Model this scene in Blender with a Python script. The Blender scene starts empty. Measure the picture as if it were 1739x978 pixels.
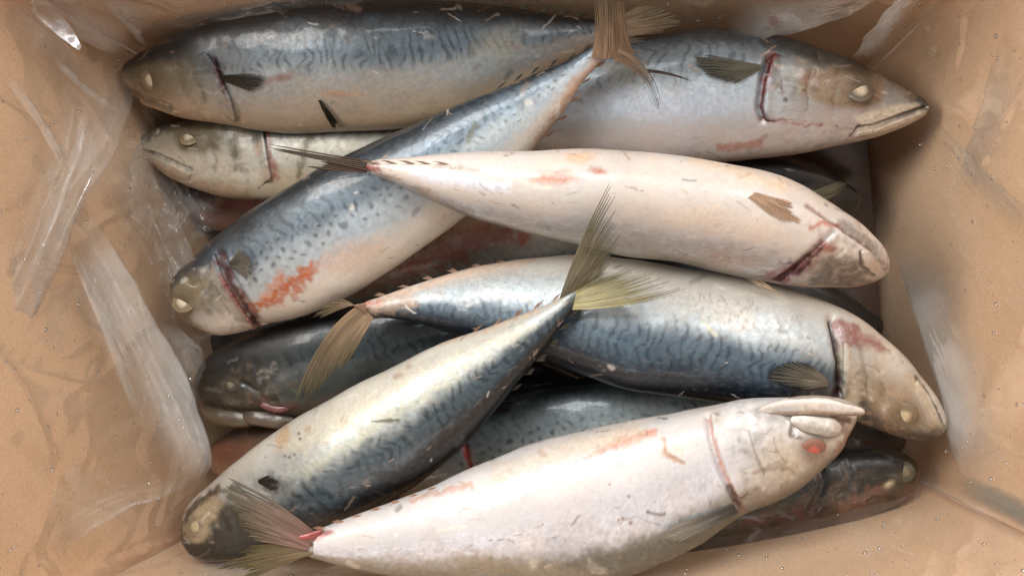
import bpy, math, random
import numpy as np
from mathutils import Vector, Matrix, Quaternion

random.seed(7)
rng = np.random.default_rng(7)
scene = bpy.context.scene
COL = scene.collection

# ------------------------------------------------------------------ camera
W, H = 1739.0, 978.0
FPX = 1506.0                       # focal length in photograph pixels
CAM = np.array([0.0, 0.0, 0.45])
nadir = Vector((198 / FPX, -92 / FPX, -1)).normalized()
q = nadir.rotation_difference(Vector((0, 0, -1)))
RM = np.array(q.to_matrix())       # camera axes -> world
cam_data = bpy.data.cameras.new('camera')
cam_data.sensor_width = 36.0
cam_data.lens = 36.0 * FPX / W
cam_data.clip_start = 0.01
cam_data.clip_end = 50
cam = bpy.data.objects.new('camera', cam_data)
COL.objects.link(cam)
cam.matrix_world = Matrix.Translation(Vector(CAM)) @ q.to_matrix().to_4x4()
scene.camera = cam

# ------------------------------------------------------------------ light
world = bpy.data.worlds.new('World')
scene.world = world
world.use_nodes = True
bg = world.node_tree.nodes['Background']
bg.inputs[0].default_value = (0.95, 0.95, 0.97, 1)
bg.inputs[1].default_value = 0.42


def area(name, loc, target, size, size_y, power, col):
    d = bpy.data.lights.new(name, 'AREA')
    d.shape = 'RECTANGLE'
    d.size, d.size_y, d.energy, d.color = size, size_y, power, col
    o = bpy.data.objects.new(name, d)
    COL.objects.link(o)
    o.location = loc
    dirv = Vector(target) - Vector(loc)
    o.rotation_euler = dirv.to_track_quat('-Z', 'Y').to_euler()
    return o


area('window_light', (-0.26, 0.72, 1.35), (0.02, 0.0, 0.0), 0.75, 0.5, 17, (0.95, 0.98, 1.0))
area('wall_fill', (-0.85, 0.25, 0.95), (0.2, 0.0, 0.03), 0.5, 0.5, 11, (1.0, 0.95, 0.89))  # unseen fill lamp, added to brighten the right wall
area('wall_fill', (0.70, 0.40, 1.05), (-0.2, 0.0, 0.02), 0.5, 0.5, 6, (1.0, 0.96, 0.92))  # second unseen fill lamp, added for the left wall

scene.view_settings.view_transform = 'Standard'
scene.view_settings.look = 'None'
scene.view_settings.gamma = 1.0
scene.view_settings.exposure = 0.10
scene.view_settings.use_curve_mapping = False
scene.render.engine = 'CYCLES'
scene.cycles.use_denoising = True
scene.cycles.max_bounces = 8
scene.cycles.transparent_max_bounces = 24
scene.cycles.caustics_reflective = False
scene.cycles.caustics_refractive = False

# ------------------------------------------------------------------ helpers


def at(px, py, z):
    d = RM @ np.array([(px - W / 2) / FPX, -(py - H / 2) / FPX, -1.0])
    t = (z - CAM[2]) / d[2]
    return CAM + d * t


def proj(P):
    c = (P - CAM) @ RM               # = RM^T (P-CAM)
    return np.stack([W / 2 + FPX * c[..., 0] / -c[..., 2], H / 2 - FPX * c[..., 1] / -c[..., 2]], -1)


def lin(c):
    c = np.asarray(c, float) / 255.0
    return np.where(c <= 0.04045, c / 12.92, ((c + 0.055) / 1.055) ** 2.4)


def sstep(a, b, x):
    t = np.clip((x - a) / (b - a), 0, 1)
    return t * t * (3 - 2 * t)


def mix(a, b, f):
    f = np.asarray(f)[..., None]
    return a * (1 - f) + b * f


def _hash(ix, iy, iz, seed):
    h = (ix * 374761393 + iy * 668265263 + iz * 2147483647 + seed * 1274126177) & 0xffffffff
    h = ((h ^ (h >> 13)) * 1274126177) & 0xffffffff
    h = ((h ^ (h >> 15)) * 2246822519) & 0xffffffff
    return ((h ^ (h >> 16)) & 0xffff) / 65535.0


def vnoise(x, y, z, seed=0):
    x, y, z = np.broadcast_arrays(np.asarray(x, float), np.asarray(y, float), np.asarray(z, float))
    ix, iy, iz = (np.floor(v).astype(np.int64) for v in (x, y, z))
    fx, fy, fz = x - ix, y - iy, z - iz
    fx, fy, fz = (f * f * (3 - 2 * f) for f in (fx, fy, fz))
    out = 0
    for dx in (0, 1):
        for dy in (0, 1):
            for dz in (0, 1):
                w = (fx if dx else 1 - fx) * (fy if dy else 1 - fy) * (fz if dz else 1 - fz)
                out = out + w * _hash(ix + dx, iy + dy, iz + dz, seed)
    return out


def fbm(x, y, z, seed=0, octv=4):
    a, tot, out = 1.0, 0.0, 0.0
    for k in range(octv):
        out = out + a * vnoise(x * 2 ** k, y * 2 ** k, z * 2 ** k, seed + 17 * k)
        tot += a
        a *= 0.5
    return out / tot


def resample(pts, n, dens=None):
    """Catmull-Rom style interpolation (chord length) of rows -> n rows, plus parameter 0..1"""
    pts = np.asarray(pts, float)
    d = np.r_[0, np.cumsum(np.linalg.norm(np.diff(pts[:, :2], axis=0), axis=1))]
    d = d / d[-1]
    u = np.linspace(0, 1, n) if dens is None else dens
    m = np.zeros_like(pts)
    dd = np.diff(d)[:, None]
    sl = np.diff(pts, axis=0) / dd
    m[1:-1] = (sl[:-1] * dd[1:] + sl[1:] * dd[:-1]) / (dd[1:] + dd[:-1])
    m[0], m[-1] = sl[0], sl[-1]
    # keep extra columns monotone-ish
    for c in range(2, pts.shape[1]):
        for i in range(1, len(pts) - 1):
            if sl[i - 1, c] * sl[i, c] <= 0:
                m[i, c] = 0
    k = np.clip(np.searchsorted(d, u, 'right') - 1, 0, len(pts) - 2)
    h = (d[k + 1] - d[k])[:, None]
    t = ((u - d[k])[:, None]) / h
    return ((2 * t**3 - 3 * t**2 + 1) * pts[k] + (t**3 - 2 * t**2 + t) * h * m[k]
            + (-2 * t**3 + 3 * t**2) * pts[k + 1] + (t**3 - t**2) * h * m[k + 1]), u


def seg_dist(P, poly):
    """distance of px points (..,2) to a polyline, and position along it 0..1"""
    poly = np.asarray(poly, float)
    best = np.full(P.shape[:-1], 1e9)
    pos = np.zeros(P.shape[:-1])
    ns = len(poly) - 1
    for i in range(ns):
        a, b = poly[i], poly[i + 1]
        ab = b - a
        t = np.clip(((P - a) @ ab) / (ab @ ab + 1e-9), 0, 1)
        dd = np.linalg.norm(P - (a + t[..., None] * ab), axis=-1)
        u = dd < best
        best = np.where(u, dd, best)
        pos = np.where(u, (i + t) / ns, pos)
    return best, pos


def inside(P, poly):
    poly = np.asarray(poly, float)
    x, y = P[..., 0], P[..., 1]
    r = np.zeros(x.shape, bool)
    j = len(poly) - 1
    for i in range(len(poly)):
        xi, yi = poly[i]
        xj, yj = poly[j]
        c = ((yi > y) != (yj > y)) & (x < (xj - xi) * (y - yi) / (yj - yi + 1e-12) + xi)
        r ^= c
        j = i
    return r


def np_mesh(name, V, F, mat, parent=None, base=None, col=None, smooth=True):
    """V (n,3) world coords, F (m,3|4) ints"""
    V = np.asarray(V, np.float32).reshape(-1, 3)
    F = np.asarray(F, np.int32)
    me = bpy.data.meshes.new(name)
    me.vertices.add(len(V))
    k = F.shape[1]
    me.loops.add(F.size)
    me.polygons.add(len(F))
    off = np.zeros(3) if base is None else np.asarray(base)
    me.vertices.foreach_set('co', (V - off).astype(np.float32).ravel())
    me.loops.foreach_set('vertex_index', F.ravel())
    me.polygons.foreach_set('loop_start', np.arange(0, F.size, k, dtype=np.int32))
    me.polygons.foreach_set('use_smooth', np.full(len(F), smooth))
    if col is not None:
        a = me.color_attributes.new('Col', 'FLOAT_COLOR', 'POINT')
        c = np.ones((len(V), 4), np.float32)
        c[:, :col.shape[-1]] = col.reshape(len(V), -1)
        a.data.foreach_set('color', c.ravel())
    me.update(calc_edges=True)
    me.validate()
    o = bpy.data.objects.new(name, me)
    COL.objects.link(o)
    if mat:
        me.materials.append(mat)
    if parent is not None:
        o.parent = parent
    elif base is not None:
        o.location = base
    return o


def tag(o, label=None, cat=None, group=None, kind=None):
    if label: o['label'] = label
    if cat: o['category'] = cat
    if group: o['group'] = group
    if kind: o['kind'] = kind
    return o


def empty(name, loc):
    o = bpy.data.objects.new(name, None)
    o.empty_display_size = 0.02
    o.location = loc
    COL.objects.link(o)
    return o


def grid_faces(nu, nv, wrap=False):
    i = np.arange(nu - 1)[:, None]
    j = np.arange(nv if wrap else nv - 1)[None, :]
    jn = (j + 1) % nv
    a = i * nv + j
    return np.stack([a, (i + 1) * nv + j, (i + 1) * nv + jn, i * nv + jn], -1).reshape(-1, 4)


# ------------------------------------------------------------------ materials
def nt(name):
    m = bpy.data.materials.new(name)
    m.use_nodes = True
    t = m.node_tree
    t.nodes.clear()
    out = t.nodes.new('ShaderNodeOutputMaterial')
    return m, t, out


def N(t, kind, **kw):
    n = t.nodes.new(kind)
    for k, v in kw.items():
        if k.startswith('_'):
            setattr(n, k[1:], v)
    return n


def skin_material(name, rough=0.38, spec=0.45, bump=0.25, coat=0.30, grain=0.05, metal=0.0):
    m, t, out = nt(name)
    b = N(t, 'ShaderNodeBsdfPrincipled')
    att = N(t, 'ShaderNodeVertexColor', _layer_name='Col')
    tc = N(t, 'ShaderNodeTexCoord')
    n1 = N(t, 'ShaderNodeTexNoise'); n1.inputs['Scale'].default_value = 1400; n1.inputs['Detail'].default_value = 3
    n2 = N(t, 'ShaderNodeTexNoise'); n2.inputs['Scale'].default_value = 420; n2.inputs['Detail'].default_value = 4
    t.links.new(tc.outputs['Object'], n1.inputs['Vector'])
    t.links.new(tc.outputs['Object'], n2.inputs['Vector'])
    add = N(t, 'ShaderNodeMath', _operation='ADD')
    t.links.new(n1.outputs['Fac'], add.inputs[0]); t.links.new(n2.outputs['Fac'], add.inputs[1])
    mr = N(t, 'ShaderNodeMapRange')
    mr.inputs['From Min'].default_value = 0.6; mr.inputs['From Max'].default_value = 1.4
    mr.inputs['To Min'].default_value = 1 - grain; mr.inputs['To Max'].default_value = 1 + grain
    t.links.new(add.outputs[0], mr.inputs['Value'])
    mul = N(t, 'ShaderNodeMix', _data_type='RGBA', _blend_type='MULTIPLY')
    mul.inputs['Factor'].default_value = 1
    t.links.new(att.outputs['Color'], mul.inputs['A']); t.links.new(mr.outputs['Result'], mul.inputs['B'])
    t.links.new(mul.outputs['Result'], b.inputs['Base Color'])
    rr = N(t, 'ShaderNodeMapRange')
    rr.inputs['From Min'].default_value = 0.35; rr.inputs['From Max'].default_value = 0.65
    rr.inputs['To Min'].default_value = rough - 0.08; rr.inputs['To Max'].default_value = rough + 0.12
    t.links.new(n2.outputs['Fac'], rr.inputs['Value'])
    t.links.new(rr.outputs['Result'], b.inputs['Roughness'])
    if metal:
        mt = N(t, 'ShaderNodeMath', _operation='MULTIPLY'); mt.inputs[1].default_value = metal
        t.links.new(att.outputs['Alpha'], mt.inputs[0]); t.links.new(mt.outputs[0], b.inputs['Metallic'])
    b.inputs['Specular IOR Level'].default_value = spec
    b.inputs['Coat Weight'].default_value = coat
    b.inputs['Coat Roughness'].default_value = 0.10
    bp = N(t, 'ShaderNodeBump'); bp.inputs['Strength'].default_value = bump; bp.inputs['Distance'].default_value = 0.0004
    t.links.new(add.outputs[0], bp.inputs['Height'])
    t.links.new(bp.outputs['Normal'], b.inputs['Normal'])
    t.links.new(b.outputs[0], out.inputs[0])
    return m


SKIN = skin_material('mackerel_skin', metal=0.36)
EYE = skin_material('cloudy_eye', rough=0.4, bump=0.05, coat=0.1, grain=0.06)


def fin_material():
    m, t, out = nt('fin_membrane')
    b = N(t, 'ShaderNodeBsdfPrincipled')
    att = N(t, 'ShaderNodeVertexColor', _layer_name='Col')
    t.links.new(att.outputs['Color'], b.inputs['Base Color'])
    b.inputs['Roughness'].default_value = 0.38
    b.inputs['Specular IOR Level'].default_value = 0.5
    tl = N(t, 'ShaderNodeBsdfTranslucent')
    t.links.new(att.outputs['Color'], tl.inputs['Color'])
    mx = N(t, 'ShaderNodeMixShader'); mx.inputs[0].default_value = 0.25
    t.links.new(b.outputs[0], mx.inputs[1]); t.links.new(tl.outputs[0], mx.inputs[2])
    tr = N(t, 'ShaderNodeBsdfTransparent')
    m2 = N(t, 'ShaderNodeMixShader')
    t.links.new(att.outputs['Alpha'], m2.inputs[0])
    t.links.new(tr.outputs[0], m2.inputs[1]); t.links.new(mx.outputs[0], m2.inputs[2])
    t.links.new(m2.outputs[0], out.inputs[0])
    return m


FIN = fin_material()


def cardboard_material():
    m, t, out = nt('brown_cardboard')
    b = N(t, 'ShaderNodeBsdfPrincipled')
    tc = N(t, 'ShaderNodeTexCoord')
    n1 = N(t, 'ShaderNodeTexNoise'); n1.inputs['Scale'].default_value = 9; n1.inputs['Detail'].default_value = 5
    n2 = N(t, 'ShaderNodeTexNoise'); n2.inputs['Scale'].default_value = 700; n2.inputs['Detail'].default_value = 3
    for n in (n1, n2): t.links.new(tc.outputs['Object'], n.inputs['Vector'])
    cr = N(t, 'ShaderNodeValToRGB')
    cr.color_ramp.elements[0].position = 0.3; cr.color_ramp.elements[1].position = 0.72
    cr.color_ramp.elements[0].color = (0.74, 0.475, 0.285, 1)
    cr.color_ramp.elements[1].color = (0.84, 0.562, 0.35, 1)
    t.links.new(n1.outputs['Fac'], cr.inputs[0])
    mr = N(t, 'ShaderNodeMapRange')
    mr.inputs['From Min'].default_value = 0.3; mr.inputs['From Max'].default_value = 0.7
    mr.inputs['To Min'].default_value = 0.9; mr.inputs['To Max'].default_value = 1.08
    t.links.new(n2.outputs['Fac'], mr.inputs['Value'])
    mul = N(t, 'ShaderNodeMix', _data_type='RGBA', _blend_type='MULTIPLY'); mul.inputs['Factor'].default_value = 1
    t.links.new(cr.outputs[0], mul.inputs['A']); t.links.new(mr.outputs[0], mul.inputs['B'])
    t.links.new(mul.outputs['Result'], b.inputs['Base Color'])
    b.inputs['Roughness'].default_value = 0.75
    b.inputs['Specular IOR Level'].default_value = 0.2
    t.links.new(b.outputs[0], out.inputs[0])
    return m


CARD = cardboard_material()


def film_material(name, milky=0.12, gloss=0.06, scale=28, bump=0.12, rough=0.16, fres=0.22):
    m, t, out = nt(name)
    tc = N(t, 'ShaderNodeTexCoord')
    n1 = N(t, 'ShaderNodeTexNoise'); n1.inputs['Scale'].default_value = scale; n1.inputs['Detail'].default_value = 4
    n1.inputs['Distortion'].default_value = 0.8
    t.links.new(tc.outputs['Object'], n1.inputs['Vector'])
    bp = N(t, 'ShaderNodeBump'); bp.inputs['Strength'].default_value = bump; bp.inputs['Distance'].default_value = 0.004
    t.links.new(n1.outputs['Fac'], bp.inputs['Height'])
    tr = N(t, 'ShaderNodeBsdfTransparent'); tr.inputs[0].default_value = (0.985, 0.985, 0.98, 1)
    df = N(t, 'ShaderNodeBsdfDiffuse'); df.inputs[0].default_value = (0.80, 0.80, 0.78, 1)
    gl = N(t, 'ShaderNodeBsdfGlossy'); gl.inputs['Color'].default_value = (1, 1, 1, 1); gl.inputs['Roughness'].default_value = rough
    t.links.new(bp.outputs[0], gl.inputs['Normal']); t.links.new(bp.outputs[0], df.inputs['Normal'])
    lw = N(t, 'ShaderNodeLayerWeight'); lw.inputs[0].default_value = 0.3
    t.links.new(bp.outputs[0], lw.inputs['Normal'])
    mm = N(t, 'ShaderNodeMath', _operation='MULTIPLY_ADD')
    mm.inputs[1].default_value = milky * 1.3; mm.inputs[2].default_value = milky
    t.links.new(lw.outputs['Facing'], mm.inputs[0])
    n3 = N(t, 'ShaderNodeTexNoise'); n3.inputs['Scale'].default_value = 30; n3.inputs['Detail'].default_value = 3
    t.links.new(tc.outputs['Object'], n3.inputs['Vector'])
    mr = N(t, 'ShaderNodeMapRange'); mr.inputs['From Min'].default_value = 0.3; mr.inputs['From Max'].default_value = 0.7
    mr.inputs['To Min'].default_value = 0.5; mr.inputs['To Max'].default_value = 1.4
    t.links.new(n3.outputs['Fac'], mr.inputs['Value'])
    m3 = N(t, 'ShaderNodeMath', _operation='MULTIPLY')
    t.links.new(mm.outputs[0], m3.inputs[0]); t.links.new(mr.outputs[0], m3.inputs[1])
    va = N(t, 'ShaderNodeVertexColor', _layer_name='Col')
    m4 = N(t, 'ShaderNodeMath', _operation='MULTIPLY')
    t.links.new(m3.outputs[0], m4.inputs[0]); t.links.new(va.outputs['Alpha'], m4.inputs[1])
    m3 = m4
    mx = N(t, 'ShaderNodeMixShader')
    t.links.new(m3.outputs[0], mx.inputs[0]); t.links.new(tr.outputs[0], mx.inputs[1]); t.links.new(df.outputs[0], mx.inputs[2])
    fr = N(t, 'ShaderNodeFresnel'); fr.inputs['IOR'].default_value = 1.3
    t.links.new(bp.outputs[0], fr.inputs['Normal'])
    fm = N(t, 'ShaderNodeMath', _operation='MULTIPLY_ADD'); fm.inputs[1].default_value = fres; fm.inputs[2].default_value = gloss * 0.1
    t.links.new(fr.outputs[0], fm.inputs[0])
    f2 = N(t, 'ShaderNodeMath', _operation='MULTIPLY')
    t.links.new(fm.outputs[0], f2.inputs[0]); t.links.new(va.outputs['Alpha'], f2.inputs[1])
    m2 = N(t, 'ShaderNodeMixShader')
    t.links.new(f2.outputs[0], m2.inputs[0]); t.links.new(mx.outputs[0], m2.inputs[1]); t.links.new(gl.outputs[0], m2.inputs[2])
    t.links.new(m2.outputs[0], out.inputs[0])
    return m


FILM = film_material('clear_film', milky=0.045)
FOLD = film_material('doubled_film', milky=0.17, scale=34, bump=.2, fres=.5)
SOFT = film_material('cloudy_film', milky=0.16, scale=34, bump=.1, fres=.3)
CRUMP = film_material('crumpled_film', milky=0.12, scale=60, bump=0.3, rough=0.17, gloss=0.3, fres=.6)


def simple(name, col, rough=0.5, spec=0.4, alpha=1.0):
    m, t, out = nt(name)
    b = N(t, 'ShaderNodeBsdfPrincipled')
    tc = N(t, 'ShaderNodeTexCoord')
    n1 = N(t, 'ShaderNodeTexNoise'); n1.inputs['Scale'].default_value = 200
    t.links.new(tc.outputs['Object'], n1.inputs['Vector'])
    mr = N(t, 'ShaderNodeMapRange'); mr.inputs['To Min'].default_value = 0.8; mr.inputs['To Max'].default_value = 1.2
    t.links.new(n1.outputs['Fac'], mr.inputs['Value'])
    mul = N(t, 'ShaderNodeMix', _data_type='RGBA', _blend_type='MULTIPLY'); mul.inputs['Factor'].default_value = 1
    mul.inputs['A'].default_value = (*col, 1)
    t.links.new(mr.outputs[0], mul.inputs['B'])
    t.links.new(mul.outputs['Result'], b.inputs['Base Color'])
    b.inputs['Roughness'].default_value = rough
    b.inputs['Specular IOR Level'].default_value = spec
    b.inputs['Alpha'].default_value = alpha
    t.links.new(b.outputs[0], out.inputs[0])
    return m


# ------------------------------------------------------------------ the box
ZB, ZT = -0.150, 0.140
cLT = at(188, 66, -0.02)[:2]
cRT = at(1585, 20, -0.045)[:2]
cLB = at(278, 936, -0.05)[:2]
cRB = at(1630, 850, -0.065)[:2]
print('box corners', cLT, cRT, cRB, cLB)
corners = [np.array(c) for c in (cLT, cRT, cRB, cLB)]
cen = sum(corners) / 4
box = empty('cardboard_box', (cen[0], cen[1], ZB))
tag(box, 'brown cardboard box holding the heap of mackerel, lined with clear plastic', 'box')
BB = np.array([cen[0], cen[1], ZB])
TH = 0.004


FL = 0.16


def flare(x, y, z):
    k = 1 + FL * ((z - ZB) / (ZT - ZB) - 0.4)
    return cen[0] + (x - cen[0]) * k, cen[1] + (y - cen[1]) * k


BOW = (0.006, 0.003, 0.024, 0.003)


def bow_at(i, u, z):
    f = np.clip((z - ZB) / (ZT - ZB), 0, 1)
    return BOW[i] * np.sin(np.pi * np.clip(u, 0, 1)) ** 0.8 * np.minimum(1, f * 2.2) ** 0.8


def wall_mesh(wi, a, b, name, parent, base):
    """a slab between inner corners a and b, growing outwards"""
    a, b = np.array(a), np.array(b)
    t = (b - a) / np.linalg.norm(b - a)
    n = np.array([-t[1], t[0]])
    if n @ ((a + b) / 2 - cen) < 0: n = -n
    nu, nv = 60, 24
    V = []
    for side in (0, 1):
        for i in range(nu):
            p = a + (b - a) * i / (nu - 1)
            for j in range(nv):
                z = ZB + (ZT - ZB) * j / (nv - 1)
                bow = bow_at(wi, i / (nu - 1), z)
                w = 0.0006 * (fbm(p[0] * 30, p[1] * 30, z * 30, 5, 2) - .5)
                pp = p + n * (side * TH + bow + w)
                V.append((*flare(pp[0], pp[1], z), z))
    g = grid_faces(nu, nv)
    F = [g, g[:, ::-1] + nu * nv]
    # rims
    o = nu * nv
    rim = []
    for i in range(nu - 1):
        k = i * nv + nv - 1
        rim.append((k, k + nv, k + nv + o, k + o))
    for j in range(nv - 1):
        rim.append((j, j + 1, j + 1 + o, j + o))
        k = (nu - 1) * nv + j
        rim.append((k, k + 1, k + 1 + o, k + o))
    F.append(np.array(rim))
    return np_mesh(name, V, np.concatenate(F), CARD, parent, base)


for i in range(4):
    wall_mesh(i, corners[i], corners[(i + 1) % 4], 'side_panel', box, BB)
fv = [(*flare(*(cen + (c - cen) * 1.03), ZB), ZB - 0.0005) for c in corners] + [(*flare(*(cen + (c - cen) * 1.03), ZB), ZB - 0.004) for c in corners]
np_mesh('bottom_panel', fv, [(0, 3, 2, 1), (4, 5, 6, 7), (0, 1, 5, 4), (1, 2, 6, 5), (2, 3, 7, 6), (3, 0, 4, 7)], CARD, box, BB, smooth=False)
fl = [(-2, -2, ZB - 0.005), (2, -2, ZB - 0.005), (2, 2, ZB - 0.005), (-2, 2, ZB - 0.005)]
tag(np_mesh('floor', fl, [(0, 1, 2, 3)], simple('grey_concrete', (0.3, 0.29, 0.28), 0.7), smooth=False), kind='structure')


tp, tc_ = [], []
tdir = (corners[1] - corners[2]) / np.linalg.norm(corners[1] - corners[2])
ndir = np.array([tdir[1], -tdir[0]])
if ndir @ (cen - corners[2]) < 0: ndir = -ndir
for k in range(60):
    z = -.060 + .185 * k / 59
    for q_ in range(9):
        w = .0015 + .0145 * q_ / 8
        p = corners[2] + tdir * (w + .0012 * vnoise(k * .2, w * 90, 0, 5)) + ndir * .0012
        tp.append((*flare(p[0], p[1], z), z))
        tc_.append((*lin((150, 158, 150)), 0.75 * math.sin(math.pi * q_ / 8) ** .7 * min(1, k / 12) * (.7 + .5 * float(vnoise(k * .3, q_, 0, 9)))))
np_mesh('printed_stripe', tp, grid_faces(60, 9), FIN, box, BB, np.array(tc_))
# dark brown water sheet, added over the bright bottom to blacken the gaps
wv = [(*flare(*(cen + (c - cen) * .965), -.121), -.121) for c in corners]
WV = np.array([[np.array(wv[0]) * (1 - a) * (1 - b) + np.array(wv[1]) * a * (1 - b) + np.array(wv[2]) * a * b + np.array(wv[3]) * (1 - a) * b for a in np.linspace(0, 1, 60)] for b in np.linspace(0, 1, 36)])
WV[..., 2] += .0006 * (vnoise(WV[..., 0] * 60, WV[..., 1] * 60, 0, 8) - .5)
tag(np_mesh('added_dark_water', WV.reshape(-1, 3), grid_faces(36, 60), simple('dark_gap_water', (0.035, 0.018, 0.012), 0.12, 0.5)), kind='stuff')

# ------------------------------------------------------------------ fish builder
CREAM, PINK, TAN, OLIVE = (206, 188, 168), (196, 160, 150), (170, 140, 112), (96, 88, 62)
BLOOD, RUST, DARK, GILL = (104, 26, 18), (158, 84, 54), (26, 26, 24), (128, 58, 52)

PAL = dict(back=(34, 46, 56), mid=(96, 114, 126), flank=(172, 182, 188), belly=(200, 194, 185), head=(120, 116, 100))


class Loft:
    """a body lofted along a centre line given as (px, py, half width px, z)"""

    def __init__(s, st, alpha, ns=420, nv=150, nh=36, k=(0.56, 0.64, 0.74), tipr=14, tailr=24, lump=0.02, seed=1, u=None):
        st = np.asarray(st, float)
        u = np.linspace(0, 1, ns) if u is None else u
        u = 0.75 * u + 0.25 * u ** 1.6
        R, u = resample(st, ns, u)
        s.u = u
        C = np.array([at(r[0], r[1], r[3]) for r in R])
        mpp = np.linalg.norm(C - CAM, axis=1) / FPX
        d = np.r_[0, np.cumsum(np.linalg.norm(np.diff(R[:, :2], axis=0), axis=1))]
        s.len = d[-1]
        hp = np.maximum(R[:, 2], 1)
        q = np.clip(d / tipr, 0, 1); hp = hp * np.sqrt(np.clip(1 - (1 - q) ** 2, 0.0004, 1))
        q = np.clip((d[-1] - d) / tailr, 0, 1); hp = hp * np.sqrt(np.clip(1 - (1 - q) ** 2, 0.01, 1))
        T = np.gradient(C, axis=0); T /= np.linalg.norm(T, axis=1)[:, None]
        Uv = CAM - C; Uv -= (np.sum(Uv * T, 1)[:, None]) * T; Uv /= np.linalg.norm(Uv, axis=1)[:, None]
        n = np.cross(Uv, T)
        sg = np.sign(n.mean(0) @ RM[:, 1])
        n *= sg
        a = np.radians(np.interp(u, np.linspace(0, 1, len(np.atleast_1d(alpha))), np.atleast_1d(alpha)))
        kk = np.interp(u, [0, 0.45, 1], k)
        b = hp * mpp / np.sqrt(np.cos(a) ** 2 + (kk * np.sin(a)) ** 2)
        am = a.mean()
        tv = math.pi / 2 - am
        ph = np.r_[np.linspace(-1.85, 1.85, nv), np.linspace(1.85, 2 * math.pi - 1.85, nh + 2)[1:-1]]
        th = (tv + ph)[None, :] * np.ones((ns, 1))
        s.th = th
        dv = np.cos(a)[:, None] * n + np.sin(a)[:, None] * Uv
        lv = -np.sin(a)[:, None] * n + np.cos(a)[:, None] * Uv
        cd = np.cos(th); sd = np.sin(th)
        prof = 1 + 0.0 * cd
        P = C[:, None, :] + (b[:, None] * cd * prof)[..., None] * dv[:, None, :] + ((kk * b)[:, None] * np.sign(sd) * np.abs(sd) ** 0.78)[..., None] * lv[:, None, :]
        Nn = P - C[:, None, :]
        Nn /= np.linalg.norm(Nn, axis=-1)[..., None] + 1e-12
        lum = fbm(P[..., 0] * 45, P[..., 1] * 45, P[..., 2] * 45, seed, 3) - 0.5
        lum2 = fbm(P[..., 0] * 19, P[..., 1] * 19, P[..., 2] * 19, seed + 50, 2) - 0.5
        P = P + Nn * ((lum * lump * 2 + lum2 * 0.17) * b[:, None])[..., None]
        s.b, s.C, s.N, s.P, s.T, s.dv, s.lv = b, C, Nn, P, T, dv, lv
        s.ns, s.nt = P.shape[:2]
        s.y = np.cos(th)
        s.X = (d[:, None]) * np.ones_like(th)
        # arc from dorsal line in px
        s.t = (np.abs(((th + math.pi) % (2 * math.pi)) - math.pi)) * (b / mpp)[:, None] * 0.85
        s.px = proj(P)
        view = CAM - P; view /= np.linalg.norm(view, axis=-1)[..., None]
        s.up = np.sum(Nn * view, -1)
        s.mpp = mpp
        s.seed = seed
        s.Q = P / 0.0003            # ~ px units for noise
        s.warp = np.stack([fbm(s.Q[..., 0] / 14, s.Q[..., 1] / 14, s.Q[..., 2] / 14, seed + k2, 3) - 0.5 for k2 in (3, 9)], -1)

    def vis(s):
        return s.up > 0.0

    def surf(s, x, y):
        d = (s.px[..., 0] - x) ** 2 + (s.px[..., 1] - y) ** 2 + np.where(s.up > 0.05, 0, 1e9)
        i = np.unravel_index(np.argmin(d), d.shape)
        return s.P[i].copy(), s.N[i].copy(), i

    def groove(s, pts, w, depth):
        d, _ = seg_dist(s.px, pts)
        s.P -= s.N * (np.exp(-(d / w) ** 2) * depth * s.vis())[..., None]

    def bump(s, c, r, hgt):
        d = np.hypot((s.px[..., 0] - c[0]) / r[0], (s.px[..., 1] - c[1]) / r[1])
        s.P += s.N * ((1 - sstep(0.55, 1.1, d)) * hgt * s.vis())[..., None]

    def paint(s, pal, sg=0.2, bars=0.6, period=19, spots=0.0, yoff=0.0, barlo=0.02):
        p = {**PAL, **pal}
        q, sd = s.Q, s.seed
        n1 = fbm(q[..., 0] / 40, q[..., 1] / 40, q[..., 2] / 40, sd + 1, 4) - 0.5
        n2 = fbm(q[..., 0] / 9, q[..., 1] / 9, q[..., 2] / 9, sd + 2, 3) - 0.5
        n3 = fbm(q[..., 0] / 110, q[..., 1] / 110, q[..., 2] / 110, sd + 4, 3) - 0.5
        y = s.y + yoff + 0.30 * n1 + 0.12 * n2
        c = np.ones(y.shape + (3,)) * lin(p['belly'])
        c = mix(c, lin(p['flank']), sstep(-0.72, -0.12, y))
        c = mix(c, lin(p['mid']), sstep(0.02, 0.42, y))
        c = mix(c, lin(p['back']), sstep(0.45, 0.9, y))
        c = mix(c, lin(p['back']) * .38, sstep(.80, 1.0, y))
        # wavy bars of the back
        wx = vnoise(s.X / 26, s.t / 16, 0 * s.X, sd + 5) - 0.5
        wx2 = vnoise(s.X / 9, s.t / 7, 0 * s.X, sd + 6) - 0.5
        ph = s.X / period + 1.1 * wx + 0.30 * wx2 + 0.25 * np.sin(s.t / 9 + 3 * wx)
        bar = sstep(0.1, 0.7, np.sin(2 * math.pi * ph))
        brk = sstep(0.3, 0.55, vnoise(s.X / 11, s.t / 13, 0 * s.X, sd + 8))
        bar = bar * (0.25 + 0.75 * brk)
        behind = sstep(sg - 0.01, sg + 0.05, s.u)[:, None]
        m = sstep(barlo, barlo + 0.28, y) * (1 - 0.6 * sstep(0.8, 1.0, y)) * behind
        c = mix(c, lin(p['back']) * 0.75, np.clip(bar * m * bars * 1.25, 0, 1))
        # pale scale sheen between the bars
        sc = sstep(0.55, 0.8, vnoise(s.X / 6, s.t / 4.5, 0 * s.X, sd + 11)) * m
        c = mix(c, lin(p['flank']), sc * 0.05)
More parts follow.
